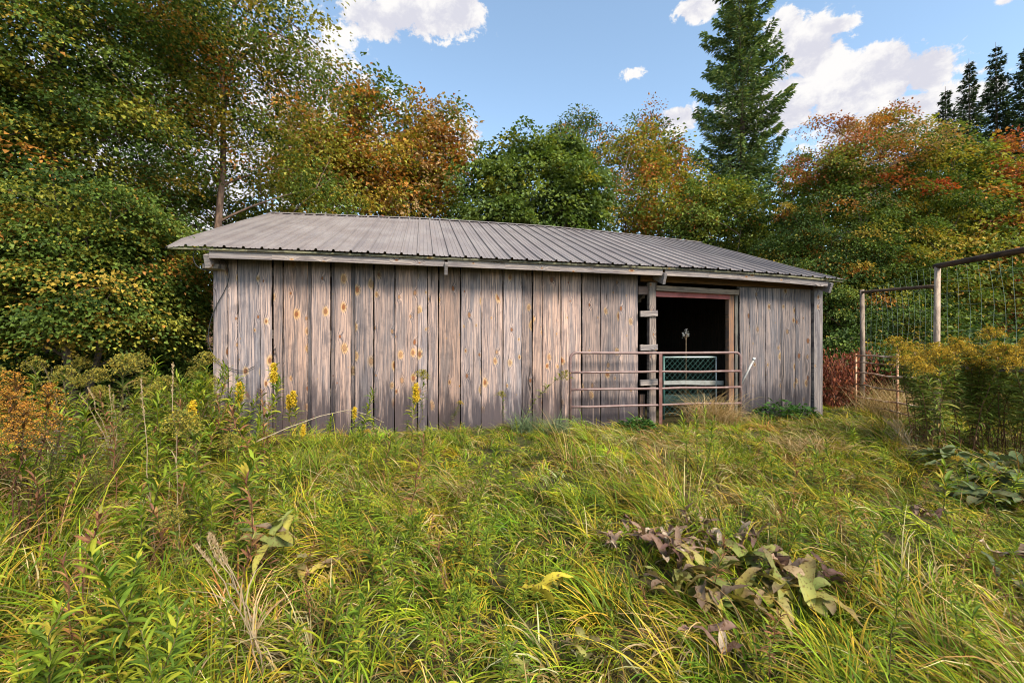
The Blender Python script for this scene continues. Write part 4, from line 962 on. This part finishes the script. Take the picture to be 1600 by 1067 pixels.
# --- tall dry stalks
def dry_stalk(h, lean, az, head=.2, n=3):
    mb = MB(); hd = MB()
    for _ in range(n):
        p = stem_curve(h * rng.uniform(.82, 1.0), lean * rng.uniform(.6, 1.4), az + rng.normal(0, .5), 9, .006) + np.array([rng.normal(0, .03), rng.normal(0, .03), 0]); mb.tube(p, np.linspace(.0042, .0016, 9), 5, (.42, .31, .19))
        q = 60; f = 1 - head * rng.random(q); pos = on_curve(p, np.clip(f, 0, 1)); dv = np.stack([rng.normal(0, .35, q), rng.normal(0, .35, q), np.ones(q)], 1); leaves(hd, pos, dv, rng.normal(0, 1, (q, 3)), .022, .006, mixc([((.45, .34, .2), 3), ((.35, .24, .13), 2)], q))
        q = 6; f = rng.uniform(.05, .6, q); ribbons(hd, on_curve(p, f), rng.random(q) * 6.28, rng.uniform(.6, 1.3, q), rng.uniform(-1.4, -.2, q), rng.uniform(.15, .3, q), .008, mixc([((.40, .30, .17), 2), ((.3, .2, .1), 1)], q), K=4)
    return mb, hd
for px, zc, h, ln, az_, n, lb in [(243, 3.0, 1.50, .05, 2.6, 1, 'tall dry grass stalk, left one of a pair standing above the weeds'), (272, 3.05, 1.56, .05, 2.9, 1, 'tallest dry grass stalk, right one of a pair standing above the weeds'), (100, 6.1, 1.15, .25, 2.6, 9, 'tuft of straw coloured dry grass against the dark trees'), (175, 4.6, .95, .4, 2.8, 5, 'leaning tuft of dry stalks in the middle of the left weeds'), (415, 2.1, .75, .3, 3.0, 4, 'thin dry stalks in the left foreground grass'), (1425, 5.4, .5, .5, 2.4, 9, 'matted dry stalks at the foot of the goldenrod clump')]:
    mb, hd = dry_stalk(h, ln, az_, n=n); plant('dry_stalk', lb, 'dry grass', ground_at(px, zc), [('stem', mb, M_stem, True), ('seed_head', hd, M_weed, False)])
# arching bare stems before the wall
mb = MB(); mb.tube(np.array([P(400, 690, 4.4), P(450, 668, 4.8), P(500, 650, 5.2), P(545, 640, 5.6), P(575, 648, 5.8), P(600, 660, 5.9)]), np.linspace(.006, .003, 6), 5, (.5, .4, .27))
mb.tube(np.array([P(535, 642, 5.55), P(560, 652, 5.7), P(585, 668, 5.8), P(610, 680, 5.9)]), .003, 5, (.45, .35, .23))
tag(mb.build('dry_grass_stalk', M_stem, grain=True, smooth=True), 'long bare dry stem arching over the grass before the left planks', 'dry grass')
# white seed stalk in the doorway
mb = MB(); hd = MB(); b = PY(1071, 600, 7.0); t_ = PY(1073, 520, 6.98); gg_ = (b[0], b[1], float(gz(b[0], b[1])))
pts = np.array([(0, 0, 0), (.01, 0, .5), (t_[0] - b[0], 0, t_[2] - gg_[2])]); mb.tube(pts, .004, 5, (.35, .25, .16)); top = pts[-1]
for a in (-.05, 0, .04):
    mb.tube([top - [0, 0, .12], top + [a, 0, .02 - abs(a)]], .0025, 4, (.35, .25, .16)); q = 40
    leaves(hd, top + [a, 0, .02 - abs(a)] + rng.normal(0, 1, (q, 3)) * [.008, .008, .022], rng.normal(0, 1, (q, 3)), rng.normal(0, 1, (q, 3)), .016, .008, np.full((q, 3), .5))
plant('seed_stalk', 'dry stalk with white fluffy seed head before the dark doorway', 'dry plant', gg_, [('stem', mb, M_stem, True), ('seed_head', hd, M_flower, False)])
# dry grass hanging over the gate
def tuft(n, spread, h, pal, e1=(-1.3, .4), W=.006, K=5):
    mb = MB(); az = rng.random(n) * 6.28; p = np.stack([rng.normal(0, spread, n), rng.normal(0, spread * .7, n), np.zeros(n)], 1)
    ribbons(mb, p, az, rng.uniform(1.0, 1.5, n), rng.uniform(*e1, n), h * rng.uniform(.5, 1.2, n), W, mixc(pal, n) * rng.uniform(.7, 1.3, (n, 1)), K=K, twist=.5); return mb
STRAW = [((.42, .29, .13), 3), ((.34, .21, .09), 3), ((.48, .37, .2), 1.5), ((.2, .17, .05), 1)]
plant('grass_tuft', 'big tuft of dry brown grass flopping over the right end of the tube gate', 'grass tuft', ground_at(1108, 7.35), [('blades', tuft(650, .17, .78, STRAW), M_grass, False)])
plant('grass_tuft', 'smaller straw tuft beside the foot of the right gate post', 'grass tuft', ground_at(1140, 7.3), [('blades', tuft(320, .1, .5, STRAW), M_grass, False)])
plant('grass_tuft', 'blue green tuft of grass at the foot of the planks left of the gate', 'grass tuft', ground_at(822, 6.6), [('blades', tuft(260, .09, .42, [((.10, .15, .07), 3), ((.15, .19, .09), 2)], (-1.3, .8)), M_grass, False)])
plant('grass_tuft', 'blue green tuft of grass right beside the left gate post', 'grass tuft', ground_at(868, 6.55), [('blades', tuft(260, .09, .40, [((.10, .15, .07), 3), ((.15, .19, .09), 2)], (-1.3, .8)), M_grass, False)])
for px, zc, h, lb in [(1375, 8.3, .7, 'straw tuft standing behind the bars of the rusty pen gate'), (1415, 7.9, .75, 'second straw tuft behind the rusty pen gate, nearer the goldenrod'), (1395, 8.9, .9, 'tall straw tuft farthest back behind the rusty pen gate'), (1260, 5.6, .45, 'reddish straw tuft flattened in the grass before the right planks'), (700, 4.1, .4, 'tan tuft of flattened dead grass in the middle meadow')]:
    plant('grass_tuft', lb, 'grass tuft', ground_at(px, zc), [('blades', tuft(380, .22, h, STRAW, (-1.2, .9) if px > 1300 else (-1.5, -.2)), M_grass, False)])
# leafy green weeds by the right corner
def bushy(n, rx_, h, L, W, pal, mat=M_weed, fold=.25):
    mb = MB(); th = rng.random(n) * 6.28; r_ = np.sqrt(rng.random(n)); z = h * rng.random(n) ** .7 * (1 - .6 * r_ ** 2)
    p = np.stack([np.cos(th) * r_ * rx_, np.sin(th) * r_ * rx_ * .7, z], 1); e0 = rng.uniform(-.1, .9, n)
    ribbons(mb, p, th + rng.normal(0, .7, n), e0, e0 - rng.uniform(.4, 1.2, n), L * rng.uniform(.6, 1.3, n), W * rng.uniform(.7, 1.3, n), mixc(pal, n) * rng.uniform(.7, 1.3, (n, 1)), K=4, prof='broad', fold=fold, twist=.4); return mb
NET = [((.04, .10, .02), 4), ((.06, .14, .025), 3), ((.03, .07, .02), 2)]
for px, zc, rx_, h, lb in [(1215, 7.75, .40, .42, 'bright green nettle like weeds growing against the right end planks'), (1252, 7.9, .3, .3, 'low green weeds at the corner board of the shed'), (995, 7.1, .3, .2, 'low leafy weeds under the tube gate')]:
    st = MB()
    for _ in range(12): st.tube([(0, 0, 0), (rng.normal(0, rx_ * .4), rng.normal(0, rx_ * .3), h * .8)], .003, 4, (.1, .14, .05))
    plant('nettle_patch', lb, 'weeds', ground_at(px, zc), [('stem', st, M_stem, True), ('leaves', bushy(230, rx_, h, .085, .04, NET), M_weed, False)])
# red brown dried hedge right of the shed
mb = MB(); st = MB(); q = 3600
p = np.stack([rng.uniform(-.75, 1.0, q), rng.normal(0, .22, q), rng.random(q) ** .8], 1)
p[:, 2] *= 1.02 + .16 * np.sin(p[:, 0] * 7) + .12 * np.sin(p[:, 0] * 17 + 1) + .10 * rng.normal(0, 1, q)
dv = np.stack([rng.normal(0, .6, q), -np.abs(rng.normal(0, .5, q)), -np.ones(q)], 1)
leaves(mb, p, dv, np.stack([rng.normal(0, .5, q), -np.ones(q), rng.normal(.3, .4, q)], 1), rng.uniform(.06, .12, q), rng.uniform(.025, .05, q), mixc([((.20, .055, .03), 4), ((.28, .09, .04), 3), ((.13, .04, .025), 3), ((.34, .17, .08), 1)], q))
for _ in range(60): x = rng.uniform(-.75, 1.0); st.tube([(x, rng.normal(0, .2), -.1), (x + rng.normal(0, .1), rng.normal(0, .2), rng.uniform(.8, 1.25))], .004, 4, (.2, .1, .07))
g = ground_at(1318, 10.0); plant('dried_shrub', 'dead reddish brown leafy shrub in the gap right of the shed', 'shrub', g, [('stem', st, M_stem, True), ('leaves', mb, M_leaf, False)])
# green shrubbery at the foot of the trees behind the pen
for px, zc, s_, lb in [(1330, 11.8, 1.0, 'dark green bush behind the dead red shrub'), (1420, 10.2, .9, 'dark green bush behind the rusty pen gate'), (1530, 9.0, 1.0, 'dark green bush inside the pen behind the goldenrod'), (1640, 8.0, 1.0, 'dark green bush inside the pen by the right edge')]:
    g = ground_at(px, zc); deciduous('green_bush', lb, 'shrub', (g[0], g[1]), 1.8 * s_, [(0, 0, .9 * s_, 1.2 * s_, .8 * s_, .9 * s_)], 70, 50, .4, .5, .1, [(G_dk, 4), (G_md, 4), (G_lt, 1.5), (Y_go, .4)], .04, (0, 0), 12, stems=3)
for px, zc, s_, lb in [(40, 7.2, .8, 'dark green bush under the left trees at the edge of the weeds'), (190, 7.6, .8, 'dark green bush under the beech left of the shed'), (300, 7.9, .8, 'dark green bush close behind the left corner of the shed'), (-130, 6.4, .9, 'dark green bush beyond the left edge of the weeds')]:
    g = ground_at(px, zc); deciduous('green_bush', lb, 'shrub', (g[0], g[1]), 1.7 * s_, [(0, 0, .8 * s_, 1.3 * s_, .7 * s_, .8 * s_)], 80, 46, .4, .5, .085, [(G_dk, 4), (G_md, 4), (G_lt, 1.5), (Y_go, .6)], .035, (0, 0), 12, stems=3)

# --- broad leaved rosettes: dock and comfrey
def rosette(n, L, W, pal, e0=(.2, 1.2), drop=(.6, 1.8), spread=.05, K=7, wavy=.06, tip=None):
    mb = MB(); az = np.arange(n) * 2.4 + rng.normal(0, .35, n); p = np.stack([rng.normal(0, spread, n), rng.normal(0, spread, n), rng.uniform(0, .06, n)], 1)
    a = rng.uniform(*e0, n); C = mixc(pal, n) * rng.uniform(.75, 1.25, (n, 1)); tC = mixc(tip, n) if tip else None
    ribbons(mb, p, az, a, a - rng.uniform(*drop, n), L * rng.uniform(.6, 1.2, n), W * rng.uniform(.7, 1.2, n), C, K=K, prof='broad', fold=.35, twist=.35, tipC=tC, wavy=wavy); return mb
DOCK = [((.21, .25, .05), 3), ((.33, .32, .08), 3), ((.42, .34, .06), 2), ((.13, .19, .04), 2), ((.34, .24, .15), 1.2)]
WITH = [((.28, .18, .12), 3), ((.20, .12, .085), 3), ((.38, .29, .20), 2.5), ((.11, .06, .05), 2)]
COMF = [((.10, .135, .055), 4), ((.14, .175, .08), 3), ((.07, .09, .04), 2), ((.2, .17, .08), 1.2)]
TIP = [((.26, .18, .08), 2), ((.14, .09, .06), 2), ((.2, .2, .06), 2)]
for px, zc, n, L, W, pal, lb in [
    (1100, 2.75, 13, .34, .11, DOCK, 'largest yellowing dock plant with broad spotted leaves in the foreground'), (1165, 2.95, 11, .30, .09, DOCK, 'yellow tipped dock plant behind the largest one'), (1250, 2.6, 9, .34, .10, DOCK, 'dock plant with pale leaves sprawling to the right of the patch'),
    (1040, 3.2, 14, .24, .055, WITH, 'withered brown dock standing at the back left of the dock patch'), (1000, 3.35, 9, .20, .05, WITH, 'curled purple brown withered dock left of the dock patch'), (1085, 3.45, 10, .22, .05, WITH, 'withered dock with upright curled leaves behind the patch'), (1215, 2.85, 8, .2, .08, WITH, 'dead grey brown dock leaf heap on the right side of the patch'), (1120, 2.2, 5, .22, .06, WITH, 'dead brown dock leaf curling up in front of the patch'),
    (960, 3.2, 8, .18, .045, WITH, 'small withered dock farthest left in the dock patch'), (1065, 3.0, 10, .22, .06, WITH, 'pale curled dead dock between the green dock plants'), (1135, 3.15, 9, .2, .05, WITH, 'dry tan dock leaves standing behind the yellow tipped one'), (1190, 2.55, 9, .26, .075, DOCK, 'green spotted dock low in the front right of the patch'), (1280, 2.75, 7, .2, .05, WITH, 'thin dead dock leaves at the right end of the patch'),
    (1060, 2.7, 10, .26, .08, DOCK, 'pale green dock at the front left of the patch'), (1210, 2.7, 10, .28, .08, DOCK, 'green dock between the yellow tipped one and the sprawling one'), (1130, 2.55, 9, .26, .085, DOCK, 'broad green dock at the very front of the patch'), (1100, 3.2, 12, .2, .05, WITH, 'brown curled dock leaves crowded behind the largest dock'), (1170, 3.25, 10, .2, .05, WITH, 'light brown withered dock at the back right of the patch'),
    (430, 2.75, 8, .26, .085, [((.34, .30, .06), 3), ((.20, .22, .06), 2), ((.22, .16, .1), 1)], 'yellow leaved dock in the left foreground grass'), (480, 2.8, 6, .26, .07, DOCK, 'grey green dock sprawling right of the yellow one'),
    (858, 2.2, 4, .25, .085, [((.48, .38, .04), 3), ((.38, .32, .04), 1)], 'bright yellow spotted dock leaf standing in the centre foreground'), (905, 2.1, 6, .15, .055, DOCK, 'low dock rosette beside the bright yellow leaf'), (790, 2.0, 5, .13, .05, DOCK, 'low mottled dock rosette at the bottom centre'),
    (1560, 3.0, 5, .26, .07, WITH, 'brown dying dock leaf lying in the right grass'), (1585, 2.8, 4, .18, .09, COMF, 'grey green dock leaf upright near the right edge'), (1445, 3.6, 12, .16, .04, WITH, 'dark reddish withered weed in the right grass')]:
    plant('dock_plant', lb, 'dock', ground_at(px, zc)[:2] + (ground_at(px, zc)[2] + (.30 if 'yellow leaved' in lb or 'bright yellow spotted' in lb else .08),), [('leaves', rosette(int(n * 1.3), L * .80, W * .72, pal, tip=TIP if pal is DOCK else None, wavy=.16 if pal is WITH else .11, e0=(.5, 1.35) if pal is WITH else (.2, 1.2)), M_broad, True)], 'dock plants in the grass')
cl = ('large leaved grey green comfrey at the foot of the goldenrod clump', 'comfrey at the right edge')
co = None
for i, (px, zc) in enumerate([(1540, 4.5), (1580, 4.4), (1500, 4.8), (1610, 4.1), (1560, 4.9), (1640, 4.3), (1470, 5.1), (1530, 4.15), (1590, 4.8)]):
    g = ground_at(px, zc); g = (g[0], g[1], g[2] + .08)
    if i < 3: co = plant('comfrey', cl[0], 'comfrey', g, [('leaves', rosette(18, .30, .095, COMF, tip=COMF, e0=(.3, 1.2)), M_broad, True)], cl[1])
    else: dup(co, g, rng.random() * 6, float(rng.uniform(.8, 1.15)), cl[0], cl[1])

# ================================================================== GRASS (uncountable)
GRN = np.array([(.12, .23, .012), (.20, .315, .014), (.34, .37, .016), (.07, .145, .012), (.46, .34, .03)])
STR = np.array([(.46, .33, .13), (.38, .24, .075), (.54, .43, .21), (.28, .15, .045)])
def nz(x, y, s, seed):
    a = np.sin(x * s + seed) + np.sin(y * s * 1.2 + seed * 2.1) + np.sin((x + y) * s * .7 + seed * .7) + np.sin((x - y) * s * 1.6 + seed * 1.9); return a / 4
def grass(T, nb, zr, hscale, name, label, pw, Wd):
    px = rng.uniform(-450, 2050, T); zc = (zr[0] ** pw + (zr[1] ** pw - zr[0] ** pw) * rng.random(T)) ** (1 / pw)
    X = zc * (AX[0] + (px - CX) / F * RT[0]); Y = zc * (AX[1] + (px - CX) / F * RT[1])
    ok = ~((Y > 6.98) & (X > WALLX0 - .05) & (X < WALLX1 + .05)) & (Y > -1)
    X, Y, zc, px = X[ok], Y[ok], zc[ok], px[ok]; T = len(X)
    Az = 2.6 + 1.6 * nz(X, Y, 1.1, 1.0) + 1.2 * nz(X, Y, 2.7, 4.0) + rng.normal(0, .8, T)          # the way the sward has fallen
    Ln = np.clip(.75 + .5 * nz(X, Y, 1.6, 7.0) + rng.normal(0, .25, T), .1, 1.5)
    H = hscale * (.55 + .25 * nz(X, Y, 1.9, 3.0) + .15 * nz(X, Y, 4.7, 6.0) + .4 * rng.random(T) ** 2) * np.interp(Y, [5.2, 6.9], [1, .62])
    # tussocks: each blade splays from the middle of its own tussock, which stands proud of the hollows between
    nk = 1500; kp = rng.uniform(-450, 2050, nk); kz = (zr[0] ** 1.35 + (zr[1] ** 1.35 - zr[0] ** 1.35) * rng.random(nk)) ** (1 / 1.35)
    KX = kz * (AX[0] + (kp - CX) / F * RT[0]); KY = kz * (AX[1] + (kp - CX) / F * RT[1])
    near1 = np.empty(T, int); d1 = np.empty(T); d2 = np.empty(T)
    for i in range(0, T, 1000):
        q = np.hypot(X[i:i + 1000, None] - KX, Y[i:i + 1000, None] - KY); o2 = np.argpartition(q, 1, axis=1)[:, :2]; v2 = np.take_along_axis(q, o2, 1); sw = v2[:, 0] > v2[:, 1]
        near1[i:i + 1000] = np.where(sw, o2[:, 1], o2[:, 0]); d1[i:i + 1000] = v2.min(1); d2[i:i + 1000] = v2.max(1)
    edge = np.clip(1 - d1 / (d2 + 1e-6), 0, 1)           # 0 between tussocks, 1 in the middle
    rad = np.arctan2(Y - KY[near1], X - KX[near1]); fall = 2.6 + 1.7 * nz(KX, KY, 1.1, 1.0) + rng.normal(0, .55, nk)
    vx = np.cos(fall[near1]) * .8 + np.cos(rad) * (1 - edge) * .9; vy = np.sin(fall[near1]) * .8 + np.sin(rad) * (1 - edge) * .9
    Az = np.arctan2(vy, vx) + rng.normal(0, .35, T)
    H *= (.55 + .75 * edge ** .6) * rng.uniform(.7, 1.3, nk)[near1]; Ln = np.clip(Ln + .5 * (1 - edge), .1, 1.6)
    tone = rng.uniform(.62, 1.3, (nk, 1)) * np.array([1, 1, 1]) * (1 + rng.normal(0, .10, (nk, 3)) * [1, .3, .3]); 
    dk = rng.normal(0, .16, nk)[near1]
    dryp = np.clip(dk + .22 + .3 * nz(X, Y, 1.7, 9.0) + .28 * nz(X, Y, 4.3, 2.0) + .55 * np.exp(-((Y - 5.3) / .8) ** 2) * (nz(X, Y, 2.3, 8.0) > -.1) * np.clip((px - 850) / 150, 0, 1) * (px < 1350) , .03, .8)
    left = np.clip((430 - px) / 200, 0, 1); H *= 1 + .35 * left * (zc > 2.2)
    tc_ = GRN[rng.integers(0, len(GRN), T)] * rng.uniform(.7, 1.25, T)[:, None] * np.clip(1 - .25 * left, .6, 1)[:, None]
    own = np.repeat(np.arange(T), nb); N = T * nb
    r_ = rng.normal(0, .042, (N, 2)); bx, by = X[own] + r_[:, 0], Y[own] + r_[:, 1]
    ins = (by > 6.99) & (bx > WALLX0 - .05) & (bx < WALLX1 + .05); by = np.where(ins, 6.95, by)
    p = np.stack([bx, by, gz(bx, by) - .01], 1)
    az = Az[own] + rng.normal(0, .6, N); L = H[own] * rng.uniform(.45, 1.3, N)
    e0 = np.clip(1.25 - .35 * Ln[own] + rng.normal(0, .25, N), .3, 1.5); e1 = e0 - (1.1 + 1.3 * Ln[own]) * rng.uniform(.4, 1.4, N)
    dry = rng.random(N) < dryp[own]
    C = np.where(dry[:, None], STR[rng.integers(0, 4, N)], np.where((rng.random(N) < .6)[:, None], tc_[own], GRN[rng.integers(0, len(GRN), N)])) * rng.uniform(.7, 1.3, (N, 1)) * tone[near1][own]
    near = np.hypot(bx, by) < 1.0; keep = ~near
    W_ = Wd * rng.uniform(.7, 1.5, N); bC = np.where(rng.random((N, 1)) < .6, C * .35 + np.array([.05, .036, .012]), C * .75); tC = np.where(dry[:, None], C * 1.2, C * 1.05 + np.array([.05, .03, .004]))  # bases coloured dark brown: dead sheaths, plus shade painted into the gaps
    close = np.hypot(bx, by) < 2.9; mb = MB()
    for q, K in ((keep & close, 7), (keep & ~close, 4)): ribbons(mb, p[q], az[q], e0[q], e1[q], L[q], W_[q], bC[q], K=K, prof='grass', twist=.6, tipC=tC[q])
    return tag(mb.build(name, M_grass), label, None, None, 'stuff')
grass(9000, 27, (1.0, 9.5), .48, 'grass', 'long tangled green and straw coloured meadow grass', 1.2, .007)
